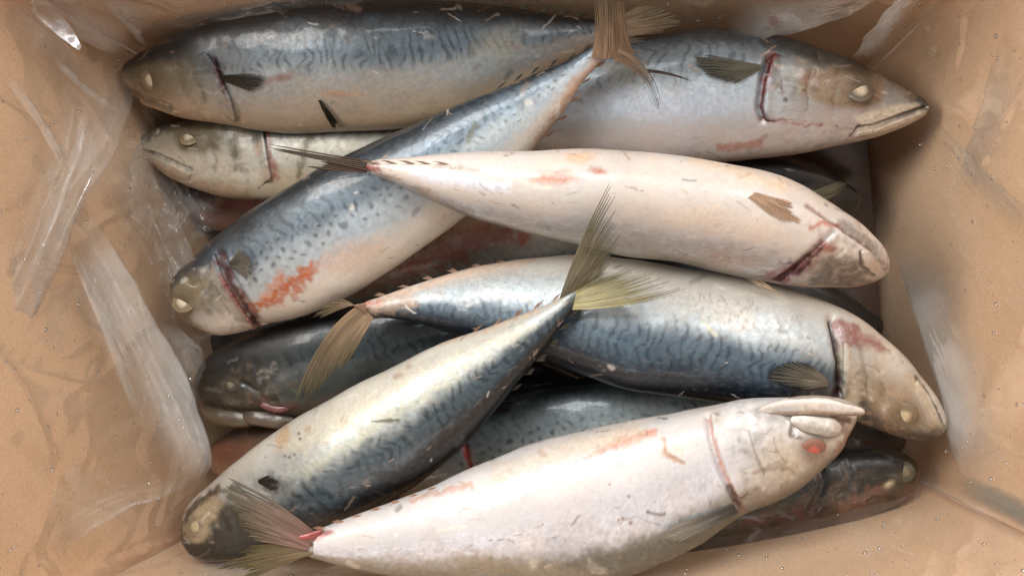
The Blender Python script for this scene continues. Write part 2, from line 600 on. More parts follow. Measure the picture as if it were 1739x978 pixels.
        if spots:
            gx, gy = s.X / 17, s.t / 17 + 0.5 * np.floor(s.X / 17) % 1
            jx = 0.95 * (vnoise(s.X / 20, s.t / 20, 1 + 0 * s.X, sd + 21) - .5); jy = 0.95 * (vnoise(s.X / 20, s.t / 20, 2 + 0 * s.X, sd + 22) - .5)
            dd = np.hypot((gx + jx) % 1 - 0.5, (gy + jy) % 1 - 0.5)
            ms = sstep(-0.2, 0.0, y) * (1 - sstep(0.35, 0.55, y)) * behind
            c = mix(c, lin(p['back']) * 1.3, (1 - sstep(0.10, 0.38, dd * (0.8 + 0.9 * vnoise(s.X / 5, s.t / 5, 0 * s.X, sd + 25)))) * ms * spots * (0.55 + 0.45 * vnoise(s.X / 30, s.t / 30, 0 * s.X, sd + 26)))
        cell = vnoise(s.X / 4.5 + 0.5 * np.floor(s.t / 4.5), s.t / 4.5, 0 * s.X, sd + 41) - .5
        c = c * (1 + (0.30 * cell * sstep(-.55, -.1, y) * behind))[..., None]
        # head: darker crown, mottled cheeks
        hm = (1 - sstep(sg - 0.05, sg + 0.02, s.u))[:, None] * np.ones_like(y)
        hc = mix(mix(np.ones_like(c) * lin(p['belly']), lin(p['head']), sstep(-0.55, 0.25, y + 0.5 * n2)), lin(p['back']), sstep(0.4, 0.85, y))
        hc = hc * (1 + 0.5 * n2)[..., None]
        c = mix(c, hc, hm * 0.9)
        c = c * (1 + 0.36 * n3 + (0.12 + 0.24 * sstep(-.4, .1, y)) * n2)[..., None]
        s.m = sstep(-.75, -.3, y) * (1 - sstep(.35, .75, y)) * (0.45 + 0.55 * behind) * (0.7 + .6 * n2)
        c = c * (1 + 0.16 * np.stack([n1, 0 * n1, -n1], -1))      # warm and cool drift
        sp = vnoise(q[..., 0] / 3.2, q[..., 1] / 3.2, q[..., 2] / 3.2, sd + 31)
        c = mix(c, c * 0.6, sstep(0.86, 0.97, sp) * 0.6)
        s.c = np.clip(c * 0.86, 0.003, 0.9)
        s.m = np.clip(s.m, 0, 1)

    def stain(s, kind, geo, size, col, st=0.8, soft=0.6, rough=6.0, side=True):  # paints stains and markings, also some highlights and shade, into the colour
        P = s.px + s.warp * rough * 2
        if kind == 'line':
            d, pos = seg_dist(P, geo)
            w = size if np.isscalar(size) else np.interp(pos, np.linspace(0, 1, len(size)), size)
            d = d / (w * (0.45 + 0.95 * vnoise(s.Q[..., 0] / 7, s.Q[..., 1] / 7, s.Q[..., 2] / 7, s.seed + 71)))
        elif kind == 'poly':
            d, _ = seg_dist(P, list(geo) + [geo[0]])
            d = np.where(inside(P, geo), -d, d) / size + 0.6
        else:
            ca, sa = math.cos(math.radians(size[2])), math.sin(math.radians(size[2]))
            dx, dy = P[..., 0] - geo[0], P[..., 1] - geo[1]
            d = np.hypot((dx * ca + dy * sa) / size[0], (-dx * sa + dy * ca) / size[1])
        soft = min(1, soft * 1.45)
        m = (1 - sstep(1 - soft, 1 + soft * 0.6, d)) * st * (s.up > -0.05)
        fz = vnoise(s.Q[..., 0] / 3, s.Q[..., 1] / 3, s.Q[..., 2] / 3, s.seed + 81) * .6 + vnoise(s.Q[..., 0] / 8, s.Q[..., 1] / 8, s.Q[..., 2] / 8, s.seed + 82) * .6
        m = m * np.clip(.45 + .9 * fz, 0, 1.05) if rough >= 4 else m
        br = 0.75 + 0.5 * vnoise(s.Q[..., 0] / 4, s.Q[..., 1] / 4, s.Q[..., 2] / 4, s.seed + 77)
        s.m = s.m * (1 - .8 * np.clip(m, 0, 1))
        s.c = mix(s.c, np.clip(0.86 * lin(col) * br[..., None], 0, 0.9), np.clip(m, 0, 1))

    def faces(s):
        return grid_faces(s.ns, s.nt, wrap=True)

    def caps(s):
        # close both ends with one more vertex each
        V = s.P.reshape(-1, 3)
        return V

    def build(s, name, mat, parent, base):
        V = np.concatenate([s.P.reshape(-1, 3), s.P[0].mean(0)[None], s.P[-1].mean(0)[None]])
        n = s.ns * s.nt
        F = s.faces()
        j = np.arange(s.nt); jn = (j + 1) % s.nt
        c0 = np.stack([np.full(s.nt, n), j, jn, jn], -1)
        o = (s.ns - 1) * s.nt
        c1 = np.stack([np.full(s.nt, n + 1), o + jn, o + j, o + j], -1)
        cm = np.concatenate([s.c, s.m[..., None]], -1)
        col = np.concatenate([cm.reshape(-1, 4), cm[0].mean(0)[None], cm[-1].mean(0)[None]])
        tri = np.concatenate([c0[:, :3], c1[:, :3]])
        quadsF = np.concatenate([F[:, [0, 1, 2]], F[:, [0, 2, 3]], tri])
        return np_mesh(name, V, quadsF[:, ::-1], mat, parent, base, col)

    def patch(s, name, poly, edge, parent, base, lift0=0.0001, lift1=0.0022, lw=12, mat=None, stains=(), skirt=0.002, bulge=0):
        """a plate lying on the body: the body surface inside a px outline, raised, with a rim"""
        ins = inside(s.px, poly) & (s.up > 0.02)
        F = s.faces()
        ok = ins.reshape(-1)[F].all(1)
        F = F[ok]
        if len(F) < 8:
            print('empty patch', name); return None
        ids, inv = np.unique(F, return_inverse=True)
        F = inv.reshape(F.shape)
        P = s.P.reshape(-1, 3)[ids].copy(); Nn = s.N.reshape(-1, 3)[ids]; px = s.px.reshape(-1, 2)[ids]; c = s.c.reshape(-1, 3)[ids].copy()
        E = np.concatenate([F[:, [0, 1]], F[:, [1, 2]], F[:, [2, 3]], F[:, [3, 0]]])
        key = np.sort(E, 1); kk = key[:, 0].astype(np.int64) * 10000000 + key[:, 1]
        _, idx, cnt = np.unique(kk, return_index=True, return_counts=True)
        BE = E[idx[cnt == 1]]
        bv = np.unique(BE)
        # straighten the rim onto the outline
        pl = np.asarray(list(poly) + [poly[0]], float)
        q = px[bv]
        best = np.full(len(q), 1e9); tgt = q.copy()
        for i in range(len(pl) - 1):
            a, ab = pl[i], pl[i + 1] - pl[i]
            t = np.clip(((q - a) @ ab) / (ab @ ab + 1e-9), 0, 1)
            cp = a + t[:, None] * ab
            dd = np.linalg.norm(q - cp, axis=1)
            m = dd < best; best[m] = dd[m]; tgt[m] = cp[m]
        mv = (tgt - q) * np.where(best < 6, 1, 0)[:, None]
        sc = np.linalg.norm(P[bv] - CAM, axis=1)[:, None] / FPX
        P[bv] += (mv[:, :1] * RM[:, 0] - mv[:, 1:] * RM[:, 1]) * sc
        de, _ = seg_dist(px, edge)
        dr, _ = seg_dist(px, pl)
        ge = np.exp(-(de / lw) ** 2)
        P = P + Nn * (lift0 + lift1 * ge - (lift0 + .0005) * (1 - sstep(0, 7, dr)) * (1 - ge))[:, None]
        for (pts, w, col, st) in stains:
            d, _ = seg_dist(px, pts)
            c = mix(c, np.ones_like(c) * lin(col), np.exp(-(d / w) ** 2) * st)
        c = np.concatenate([c, s.m.reshape(-1)[ids][:, None]], 1)
        n = len(P)
        V = np.concatenate([P, P[bv] - Nn[bv] * (skirt * ge[bv])[:, None]])
        m = np.full(n, -1); m[bv] = n + np.arange(len(bv))
        SF = np.stack([BE[:, 0], BE[:, 1], m[BE[:, 1]], m[BE[:, 0]]], -1)[:, ::-1]
        C2 = np.concatenate([c, c[bv] * 0.7])
        return np_mesh(name, V, np.concatenate([F, SF])[:, ::-1], mat or SKIN, parent, base, C2)


def fin(name, root, tips, parent, base, n=18, m=14, thick=0.0005, jag=0.12, bow=0.0, c0=OLIVE, c1=TAN, alpha=(1, 0.9), split=0.6, seed=1, ctrl=None, tipw=0.18, mat=None, lines=0.12):
    """a fin of n tapering rays: root and tips are polylines of world points"""
    if n >= 7: n = int(n * 1.7)
    r = np.random.default_rng(seed)
    root = np.asarray(root, float); tips = np.asarray(tips, float)

    def along(p, t):
        t = np.asarray(t) * (len(p) - 1); k = np.clip(t.astype(int), 0, len(p) - 2); f = (t - k)[:, None]
        return p[k] * (1 - f) + p[k + 1] * f
    ti = np.linspace(0, 1, n + 1)
    u = np.linspace(0, 1, m)
    V, F, C = [], [], []
    ctr = None if ctrl is None else np.asarray(ctrl, float)
    for i in range(n):
        tl, tm, tr = ti[i], (ti[i] + ti[i + 1]) / 2, ti[i + 1]
        if i % 4 == 0 or r.random() < .15: clump = r.random()
        L = 1 - jag * (0.75 * clump + 0.45 * r.random())
        sp = min(.95, split + 0.14 + 0.1 * (r.random() - .5) - (.3 * split if clump > .8 and i % 3 == 0 else 0))
        A = along(root, np.array([tl, tm, tr])); B = along(tips, np.array([tl, tm, tr]))
        if ctr is not None:
            K = along(ctr, np.array([tl, tm, tr]))
        w = 1 - (1 - tipw) * np.clip((u - sp) / (1 - sp), 0, 1) ** 0.8
        uu = (u * L)[:, None]
        lines_ = []
        for q in range(3):
            if ctr is None:
                g = A[q] + (B[q] - A[q]) * uu
            else:
                g = (1 - uu) ** 2 * A[q] + 2 * uu * (1 - uu) * K[q] + uu ** 2 * B[q]
            lines_.append(g)
        mid = lines_[1] + (r.random() - .5) * 0.02 * np.linalg.norm(B[1] - A[1]) * (u ** 2)[:, None] * np.array([1, 1, 0.4])
        d = mid - lines_[1]
        lf = mid + (lines_[0] + d - mid) * w[:, None]; rt = mid + (lines_[2] + d - mid) * w[:, None]
        ax = np.gradient(mid, axis=0); cr = rt - lf
        nn = np.cross(ax, cr); nn /= np.linalg.norm(nn, axis=1)[:, None] + 1e-12
        if nn[0] @ np.array([0, 0, 1]) < 0: nn = -nn
        th = thick * .4 * (1.3 - 0.9 * u)[:, None]
        o = len(V) and sum(len(v) for v in V)
        o = sum(len(v) for v in V)
        V.append(np.stack([lf, mid + nn * th, rt, mid - nn * th], 1).reshape(-1, 3))
        F.append(grid_faces(m, 4, wrap=True) + o)
        br = (0.85 + 0.3 * r.random()) * (0.85 + 0.3 * clump)
        base_c = lin(c0) * (1 - u[:, None]) + lin(c1) * u[:, None]
        nz = 0.75 + 0.5 * vnoise(u * 9, i * 1.7, 0.0, seed)
        cc = np.stack([base_c * (1 - lines), base_c * (1 + lines * 0.6), base_c * (1 - lines), base_c], 1) * br * nz[:, None, None]
        al = np.broadcast_to(((alpha[0] * (1 - u) + alpha[1] * u) * (.86 + .14 * np.cos(u * 9 + clump * 6)))[:, None, None], (m, 4, 1))
        C.append(np.concatenate([np.clip(cc, 0.003, .9), al], -1).reshape(-1, 4))
    return np_mesh(name, np.concatenate(V), np.concatenate(F), mat or FIN, parent, base, np.concatenate(C))


def pts(l, z=None):
    return [at(p[0], p[1], p[2] if len(p) > 2 else z) for p in l]


def body_fin(L, name, root, tips, parent, base, lift=0.0012, tiplift=0.0025, **kw):
    """a fin lying against a flank: px points dropped on to the body"""
    def drop(p, l):
        P, Nn, _ = L.surf(*p)
        q = at(p[0], p[1], P[2])
        return q + Nn * l
    def dense(l):
        a = np.asarray(l, float)
        if len(a) == 1: return [tuple(a[0])]
        return [tuple(v) for v in resample(a, 6)[0]] if len(a) > 2 else [tuple(a[0] + (a[1] - a[0]) * t) for t in np.linspace(0, 1, 5)]
    R = [drop(p, lift) for p in dense(root)]; T = [drop(p, tiplift) for p in dense(tips)]
    mid = [drop(((a[0] + b[0]) / 2, (a[1] + b[1]) / 2), lift * 1.6) for a, b in zip(dense(root) if len(root) == len(tips) else [tuple(v) for v in np.linspace(root[0], root[-1], len(dense(tips)))], dense(tips))]
    # quadratic control through the mid point
    Ri = np.array([R[int(round(i * (len(R) - 1) / (len(mid) - 1)))] for i in range(len(mid))]); Ti = np.array(T)
    ctrl = 2 * np.array(mid) - 0.5 * (Ri + Ti)
    kw.setdefault('split', .86)
    return fin(name, R, T, parent, base, ctrl=ctrl, **kw)


def ball(name, c, n, r, flat, mat, parent, base, col, col2=None, nu=20, nv=28, elong=1.0, axis=None):
    n = np.asarray(n) / np.linalg.norm(n)
    a = np.cross(n, [0.3, 1, 0.1]) if axis is None else np.asarray(axis, float) - n * (np.asarray(axis, float) @ n)
    a /= np.linalg.norm(a); b = np.cross(n, a)
    la = np.linspace(0.02, math.pi - 0.02, nu)[:, None]; lo = np.linspace(0, 2 * math.pi, nv, endpoint=False)[None]
    x = np.sin(la) * np.cos(lo); y = np.sin(la) * np.sin(lo); z = np.cos(la) + 0 * lo
    V = c + r * (elong * x[..., None] * a + y[..., None] * b + flat * z[..., None] * n)
    f = sstep(0.25, 0.98, np.sin(la) + .25 * (vnoise(x * 2.5 + 7, y * 2.5, z, 6) - .5))
    nz = 0.9 + 0.2 * vnoise(x * 3, y * 3, z, 4)
    C = mix(np.ones(V.shape) * lin(col), np.ones(V.shape) * lin(col2 or col), f) * nz[..., None]
    return np_mesh(name, V, grid_faces(nu, nv, True), mat, parent, base, C.reshape(-1, 3))


def finlets(L, parent, base, us, dorsal, size=(16, 10), col=(150, 130, 105), seed=3):
    r = np.random.default_rng(seed)
    for u in us:
        i = int(np.argmin(np.abs(L.u - u)))
        sgn = 1 if dorsal else -1
        p = L.C[i] + L.dv[i] * sgn * L.b[i] * 0.97
        l = size[0] * L.mpp[i]; h = size[1] * L.mpp[i] * (0.7 + 0.6 * r.random())
        root = [p - L.T[i] * l * 0.1, p + L.T[i] * l * 0.55]
        tip = [p + L.T[i] * l * 0.75 + L.dv[i] * sgn * h, p + L.T[i] * l * 1.25 + L.dv[i] * sgn * h * 0.35]
        fin('finlet', root, tip, parent, base, n=4, m=6, thick=0.0006, jag=0.2, c0=col, c1=tuple(0.85 * v for v in col), seed=int(1000 * u) + seed, split=0.7, alpha=(1, 1))


def fish(label, st, alpha, pal=None, seed=1, **kw):
    paintkw = {k: kw.pop(k) for k in ('sg', 'bars', 'period', 'spots', 'yoff', 'barlo') if k in kw}
    L = Loft(st, alpha, seed=seed, **kw)
    lo = L.P.reshape(-1, 3)
    base = np.array([lo[:, 0].mean(), lo[:, 1].mean(), lo[:, 2].min()])
    e = empty('mackerel', base)
    tag(e, label, 'fish', 'mackerel heaped in the box')
    L.paint(pal or {}, **paintkw)
    return L, e, base


def eye(L, e, base, c, r=13, socket=None, col=(206, 192, 164), ring=(120, 106, 84), elong=1.0, pup=0.5, sink=0.35):
    P, Nn, i = L.surf(*c)
    Pm = at(c[0], c[1], P[2])
    m = L.mpp[i[0]]
    eb = ball('eye', Pm - Nn * r * m * .26, Nn, r * m * 1.6, 0.21, EYE, e, base, tuple(0.9 * v for v in ring), tuple(1.12 * v for v in ring), elong=elong, axis=L.T[i[0]])
    ball('pupil', Pm - Nn * r * m * .09, Nn, r * m * 1.12, 0.19, EYE, eb, np.asarray(base), col, tuple(0.15 * v + .8 * w for v, w in zip(col, ring)), elong=elong, axis=L.T[i[0]])


def wear(L, n=110, tones=((150, 128, 112), (226, 218, 206), (110, 96, 84), (176, 146, 122), (90, 92, 92))):
    """scuffs, lost scales and specks over the upper side"""
    rr = np.random.default_rng(L.seed + 900)
    ok = np.argwhere(L.up > .15)
    P = L.px
    for k in range(n):
        i, j = ok[rr.integers(len(ok))]
        c = P[i, j]; tdir = P[min(i + 4, L.ns - 1), j] - P[max(i - 4, 0), j]
        tdir = tdir / (np.linalg.norm(tdir) + 1e-6)
        a = .5 * rr.standard_normal(); d = np.array([tdir[0] - a * tdir[1], tdir[1] + a * tdir[0]])
        ln = 3 + 22 * rr.random() ** 2; w = .9 + 1.5 * rr.random() ** 2 + (5 * rr.random() if k % 7 == 0 else 0)
        i0, i1 = max(0, i - 45), min(L.ns, i + 45)
        dd, _ = seg_dist(P[i0:i1] + L.warp[i0:i1] * 9, [c - d * ln / 2, c + d * ln / 2])
        m = (1 - sstep(.3, 1.3, dd / w)) * (.2 + .45 * rr.random()) * (L.up[i0:i1] > 0)
        L.c[i0:i1] = mix(L.c[i0:i1], .86 * lin(tones[rr.integers(len(tones))]) * np.ones(3), m)


def head(L, S, G, eyec=None, r=12, cov=(206, 198, 184)):
    """creases, plates and blotches between a snout point S and a gill line G (px)"""
    S = np.array(S, float); G = np.asarray(resample(np.asarray(G, float), 7)[0])
    rr = np.random.default_rng(L.seed)
    line = lambda f, a, b: [tuple(S + (g - S) * f) for g in G[a:b]]
    L.groove(line(.74, 0, 7), 6, .0006)
    L.groove(line(.58, 2, 7), 6, .0004)
    L.stain('line', line(.74, 1, 6), 3, (96, 84, 70), .5, rough=6)
    L.stain('line', line(.58, 2, 6), 3, (104, 90, 76), .45, rough=7)
    for k in range(26):
        f = .5 + .5 * rr.random(); g = G[rr.integers(0, 7)] + (rr.random(2) - .5) * 30
        p = S + (g - S) * f
        a = (4 + 9 * rr.random(), 3 + 5 * rr.random(), 180 * rr.random())
        L.stain('blob', tuple(p), a, [cov, (110, 98, 82), (150, 132, 112), (84, 78, 70), (176, 164, 150)][rr.integers(0, 5)], .25 + .3 * rr.random(), rough=6)
    for k in range(14):                                   # fine streaks running back over the plate
        g = G[rr.integers(1, 6)] + (rr.random(2) - .5) * 24
        a = S + (g - S) * (.70 + .1 * rr.random()); b = S + (g - S) * (.86 + .1 * rr.random())
        L.stain('line', [tuple(a), tuple(b)], 2.0, [(206, 198, 186), (90, 80, 68)][k % 2], .16, rough=6)
    if eyec is not None:
        L.stain('blob', eyec, (r * 2.3, r * 2.0, 0), (110, 96, 76), .5, rough=4)
        L.stain('blob', eyec, (r * 1.7, r * 1.6, 0), (84, 74, 58), .5, rough=2)


# ============================================================ FISH
HI = dict(ns=440, nv=170, nh=36)
LO = dict(ns=300, nv=110, nh=30)

# ---- A: top left, head left, back up
A, eA, bA = fish('mackerel along the top left wall, blue back up, head in the upper left corner',
    [(206, 128, 12, -.022), (240, 131, 34, -.022), (300, 134, 58, -.021), (400, 124, 87, -.020), (540, 118, 104, -.018), (700, 110, 100, -.016),
     (800, 98, 87, -.016), (880, 83, 66, -.016), (960, 66, 38, -.018), (1020, 54, 20, -.022), (1050, 48, 15, -.024)],
    (14, 10, 6), dict(mid=(92, 106, 116), flank=(150, 152, 150), belly=(186, 162, 134), head=(112, 106, 88), back=(34, 42, 48)), seed=11, sg=0.2, bars=0.48, yoff=0.06, period=15, **HI)
A.groove([(362, 100), (375, 130), (390, 170), (408, 205)], 5, 0.0016)
A.groove([(208, 140), (245, 165), (290, 182)], 3, 0.0012)
A.bump((262, 138), (42, 34), 0.0012)
A.stain('blob', (272, 138), (50, 30, 8), (128, 114, 88), 0.8, rough=8)
A.stain('line', [(214, 112), (300, 80)], 14, DARK, 0.6)
A.stain('line', [(350, 85), (420, 108)], 18, (130, 138, 142), 0.5)
A.stain('line', [(362, 100), (372, 128), (380, 155)], [4, 8, 5], (70, 30, 24), 0.85)
A.stain('line', [(385, 165), (400, 205)], [5, 3], (120, 96, 82), 0.6)
A.stain('blob', (475, 132), (30, 8, -10), (120, 66, 48), 0.7)
A.stain('blob', (620, 165), (210, 38, -4), (176, 150, 122), 0.45, rough=14)
A.stain('blob', (845, 75), (46, 26, -20), (168, 160, 138), 0.5, rough=10)
A.stain('blob', (580, 160), (40, 6, 5), (180, 128, 80), 0.5)
A.stain('line', [(420, 30), (560, 12), (760, 8), (960, 25)], 14, (20, 24, 26), 0.7)
A.stain('line', [(208, 145), (248, 170), (292, 186)], 3, (64, 52, 42), 0.7, rough=2)
head(A, (206, 135), [(362, 95), (375, 130), (390, 170), (408, 205)], (256, 137), 11, cov=(150, 140, 122))
A.stain('line', [(364, 104), (376, 140)], 3, (36, 14, 12), .9, rough=2)
wear(A)
A.build('body', SKIN, eA, bA)
A.patch('gill_cover', [(300, 98), (352, 92), (366, 112), (378, 140), (392, 172), (402, 202), (360, 196), (320, 186), (306, 140)], [(352, 92), (366, 112), (378, 140), (392, 172), (402, 202)], eA, bA,
        stains=[([(370, 118), (384, 152)], 5, (84, 34, 26), .6)])
A.patch('lower_jaw', [(208, 146), (250, 171), (294, 187), (330, 197), (300, 197), (250, 180), (212, 156)], [(208, 146), (250, 171), (294, 187)], eA, bA, lift0=.0004, lift1=.0004)
eye(A, eA, bA, (256, 137), 11, elong=1.0)
body_fin(A, 'pectoral_fin', [(380, 128), (382, 138)], [(438, 124), (466, 132), (440, 156)], eA, bA, n=11, c0=(52, 46, 34), c1=(40, 34, 26), seed=5, alpha=(1, 1), jag=0.25)
body_fin(A, 'pelvic_fin', [(541, 168), (546, 168)], [(556, 196), (570, 216), (574, 200)], eA, bA, n=6, c0=(40, 34, 20), c1=(34, 28, 16), seed=6, alpha=(1, 1), jag=.1)
finlets(A, eA, bA, np.linspace(.78, .96, 6), True, col=(90, 88, 76))
fin('tail_fin', pts([(1046, 30, -.012), (1052, 64, -.014)]), pts([(1110, 0, .000), (1150, 10, .001), (1180, 36, -.002), (1142, 54, -.008)]), eA, bA, n=16, c0=(176, 150, 122), c1=(150, 134, 108), seed=9, jag=.3, split=.8, alpha=(1, .95))

# ---- D: top right, head right
D, eD, bD = fish('mackerel at the top right, red cut behind its head, snout touching the wall',
    [(1578, 183, 9, -.036), (1540, 184, 27, -.036), (1480, 182, 50, -.036), (1400, 173, 76, -.036), (1300, 166, 97, -.036), (1180, 166, 105, -.036), (1050, 172, 96, -.036),
     (930, 186, 78, -.037), (820, 200, 54, -.038), (740, 210, 34, -.04), (690, 214, 20, -.042)],
    (6, 4, 8), dict(mid=(126, 138, 146), flank=(184, 192, 198), belly=(190, 176, 168), head=(150, 146, 138), back=(44, 54, 62)), seed=23, sg=0.3, bars=0.4, yoff=-0.14, **HI)
GD = [(1311, 98), (1302, 126), (1297, 160), (1294, 188), (1300, 206)]
D.groove([(p[0] - 5, p[1]) for p in GD], 6, 0.003)
D.groove([(1572, 180), (1530, 196), (1485, 214), (1456, 218)], 2.6, 0.0016)
D.bump((1440, 150), (62, 34), 0.0014)
D.stain('poly', [(1372, 122), (1430, 112), (1490, 132), (1500, 165), (1460, 184), (1410, 178), (1360, 150)], 14, (150, 124, 98), 0.85, rough=8)
D.stain('blob', (1372, 136), (22, 14, 30), (150, 104, 92), 0.5)
D.stain('blob', (1462, 152), (28, 30, 0), (70, 62, 50), 0.75, rough=3)
D.stain('line', [(1545, 158), (1578, 182)], 12, DARK, 0.85)
D.stain('line', [(1480, 130), (1545, 160)], 14, (130, 112, 92), 0.6)
D.stain('line', [(1300, 72), (1400, 100), (1470, 128)], 14, (40, 40, 36), 0.7)
D.stain('line', GD, [8, 10, 5, 5], (130, 44, 30), 0.85, rough=7)
D.stain('line', [(1292, 205), (1330, 206), (1350, 210), (1396, 210)], [5, 4, 3, 1.5], (140, 66, 46), 0.7, rough=9)
D.stain('line', [(1318, 150), (1326, 140), (1330, 156)], 4, (88, 66, 66), 0.9, rough=4)
D.stain('blob', (1334, 169), (5, 5, 0), (66, 54, 56), 0.9, rough=2)
D.stain('line', [(1575, 181), (1530, 198), (1485, 216), (1456, 218)], [3, 3.5, 3, 3], (44, 36, 30), 0.9, rough=1.5)
D.stain('line', [(1458, 212), (1445, 230)], 3, (70, 60, 54), 0.8, rough=2)
D.stain('poly', [(1452, 200), (1520, 180), (1560, 178), (1520, 195), (1470, 214)], 8, (214, 202, 180), 0.9, rough=2)
D.stain('poly', [(1460, 222), (1530, 204), (1574, 188), (1540, 210), (1480, 232)], 8, (206, 188, 162), 0.8, rough=2)
D.stain('blob', (1130, 178), (150, 24, 2), (200, 206, 222), 0.5, rough=12)  # lavender highlight band, partly iridescence, painted into the flank colour
D.stain('blob', (1060, 120), (46, 26, 0), (150, 144, 124), 0.5, rough=12)
D.stain('line', [(1220, 250), (1290, 246)], 8, (170, 112, 92), 0.7)
D.stain('line', [(1020, 100), (1100, 66), (1250, 62)], 12, (52, 60, 64), 0.6)
head(D, (1578, 183), GD, (1461, 152), 14)
D.stain('line', GD, 3.5, (60, 18, 14), .8, rough=3)
wear(D)
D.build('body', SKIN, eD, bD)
D.patch('gill_cover', [(1309, 96), (1350, 90), (1378, 118), (1366, 150), (1410, 184), (1450, 196), (1440, 225), (1390, 214), (1296, 206), (1300, 165), (1306, 130)], [(1309, 96), (1306, 130), (1300, 165), (1298, 190)], eD, bD)
D.patch('lower_jaw', [(1576, 186), (1532, 202), (1488, 219), (1458, 223), (1448, 236), (1490, 228), (1540, 212), (1572, 194)], [(1576, 186), (1532, 202), (1488, 219), (1458, 223)], eD, bD, lift0=.0003, lift1=.0005)
eye(D, eD, bD, (1461, 152), 13, ring=(88, 78, 64))
body_fin(D, 'pectoral_fin', [(1292, 113), (1290, 122)], [(1196, 97), (1162, 104), (1188, 128), (1244, 147)], eD, bD, n=16, c0=(132, 126, 110), c1=(80, 78, 66), seed=4, alpha=(1, .95), jag=.12)
finlets(D, eD, bD, np.linspace(.8, .96, 4), True, col=(80, 80, 72))
fin('tail_fin', pts([(695, 205, -.04), (692, 222, -.04)]), pts([(590, 170, -.05), (610, 214, -.055), (596, 262, -.05)]), eD, bD, n=16, c0=(120, 104, 82), c1=(90, 80, 60), seed=10)

# ---- E: under A at the left
E, eE, bE = fish('silver mackerel tucked beneath the top left one, pale cheek and closed mouth showing',
    [(233, 249, 9, -.052), (265, 250, 30, -.051), (310, 258, 50, -.05), (370, 266, 63, -.05), (450, 270, 66, -.05), (560, 264, 68, -.05), (680, 250, 62, -.05), (800, 232, 44, -.054), (900, 218, 20, -.058), (930, 214, 12, -.06)],
    (8, 4, 4), dict(mid=(104, 108, 104), flank=(196, 194, 182), belly=(190, 172, 146), head=(160, 156, 142), back=(46, 46, 40)), seed=31, sg=0.3, bars=0.3, yoff=-0.25, **LO)
E.groove([(236, 254), (265, 262), (300, 278), (325, 290)], 2.6, .0014)
E.stain('poly', [(290, 218), (330, 208), (370, 214), (376, 244), (345, 258), (305, 252)], 12, (104, 92, 66), .85, rough=7)
E.stain('line', [(238, 240), (262, 224), (320, 208)], 8, (66, 60, 50), .8)
E.stain('line', [(236, 254), (265, 263), (300, 279), (325, 291)], 3, (40, 34, 28), .9, rough=1.5)
E.stain('line', [(316, 290), (326, 284)], 3, (40, 34, 28), .8, rough=1.5)
E.stain('poly', [(255, 250), (320, 268), (370, 262), (440, 280), (440, 310), (350, 300), (290, 280)], 14, (206, 200, 184), .6, rough=7)
E.stain('line', [(380, 215), (392, 240), (400, 266)], [8, 9, 9], (98, 92, 66), .85, rough=4)
E.stain('line', [(456, 225), (458, 262), (468, 300)], [5, 4, 9], (140, 76, 60), .8, rough=6)
E.stain('line', [(440, 250), (436, 262)], 6, (190, 140, 120), .6)
E.stain('line', [(524, 232), (516, 268), (505, 300)], [8, 7, 6], (110, 100, 74), .85, rough=5)
E.stain('line', [(250, 275), (330, 315), (420, 330)], 10, (172, 140, 112), .6)
head(E, (233, 249), [(450, 222), (456, 262), (462, 300), (440, 322)], (321, 232), 10)
wear(E)
E.build('body', SKIN, eE, bE)
E.patch('gill_cover', [(380, 214), (448, 222), (454, 262), (462, 300), (440, 322), (370, 312), (340, 292), (384, 262)], [(448, 222), (454, 262), (462, 300)], eE, bE)
E.patch('lower_jaw', [(236, 258), (265, 266), (300, 282), (325, 294), (320, 312), (285, 300), (250, 276)], [(236, 258), (265, 266), (300, 282), (325, 294)], eE, bE, lift0=.0003, lift1=.0005)
eye(E, eE, bE, (321, 232), 10, col=(214, 204, 180), ring=(126, 112, 84))

# ---- K: under B and C, belly stained rust
K, eK, bK = fish('mackerel deep in the shade under the crossing pair, belly smeared rusty red',
    [(560, 520, 14, -.062), (620, 490, 40, -.062), (700, 455, 56, -.06), (800, 425, 62, -.058), (900, 410, 60, -.058), (1020, 395, 52, -.06), (1120, 385, 30, -.062), (1180, 382, 14, -.064)],
    (215, 200, 200), dict(belly=(170, 140, 116), flank=(150, 144, 134)), seed=41, sg=.2, bars=.4, **LO)
K.stain('line', [(690, 455), (760, 425), (840, 400), (890, 402)], [14, 26, 22, 14], (140, 66, 40), .85, rough=14)
K.stain('line', [(600, 490), (700, 470)], 16, (110, 56, 38), .6, rough=10)
K.build('body', SKIN, eK, bK)
fin('tail_fin', pts([(1178, 374, -.062), (1178, 392, -.062)]), pts([(1280, 330, -.06), (1262, 380, -.066), (1276, 430, -.064)]), eK, bK, n=14, c0=(110, 96, 70), c1=(86, 76, 56), seed=12)

# ---- B: the long diagonal, tail at the top
B, eB, bB = fish('long spotted mackerel lying diagonally, tail at the top edge, head at the left',
    [(300, 530, 26, -.034), (330, 515, 52, -.033), (372, 500, 70, -.030), (423, 471, 86, -.025), (505, 428, 99, -.016), (590, 383, 103, -.008), (676, 335, 99, -.002), (780, 268, 82, .002),
     (870, 206, 60, .004), (930, 160, 42, .006), (985, 115, 19, .009), (1020, 88, 15, .011), (1046, 72, 15, .012)],
    (18, 12, 8, 4, -8), dict(mid=(112, 126, 136), flank=(174, 182, 186), belly=(206, 194, 180), back=(34, 44, 52), head=(128, 120, 100)), seed=53, sg=0.15, bars=.35, spots=.68, yoff=-.06, barlo=.2, tipr=26, **HI)
GB = [(371, 432), (385, 470), (408, 508), (437, 552)]
B.groove([(p[0] + 5, p[1] - 2) for p in GB], 6, .003)
B.bump((322, 505), (34, 26), .0012)
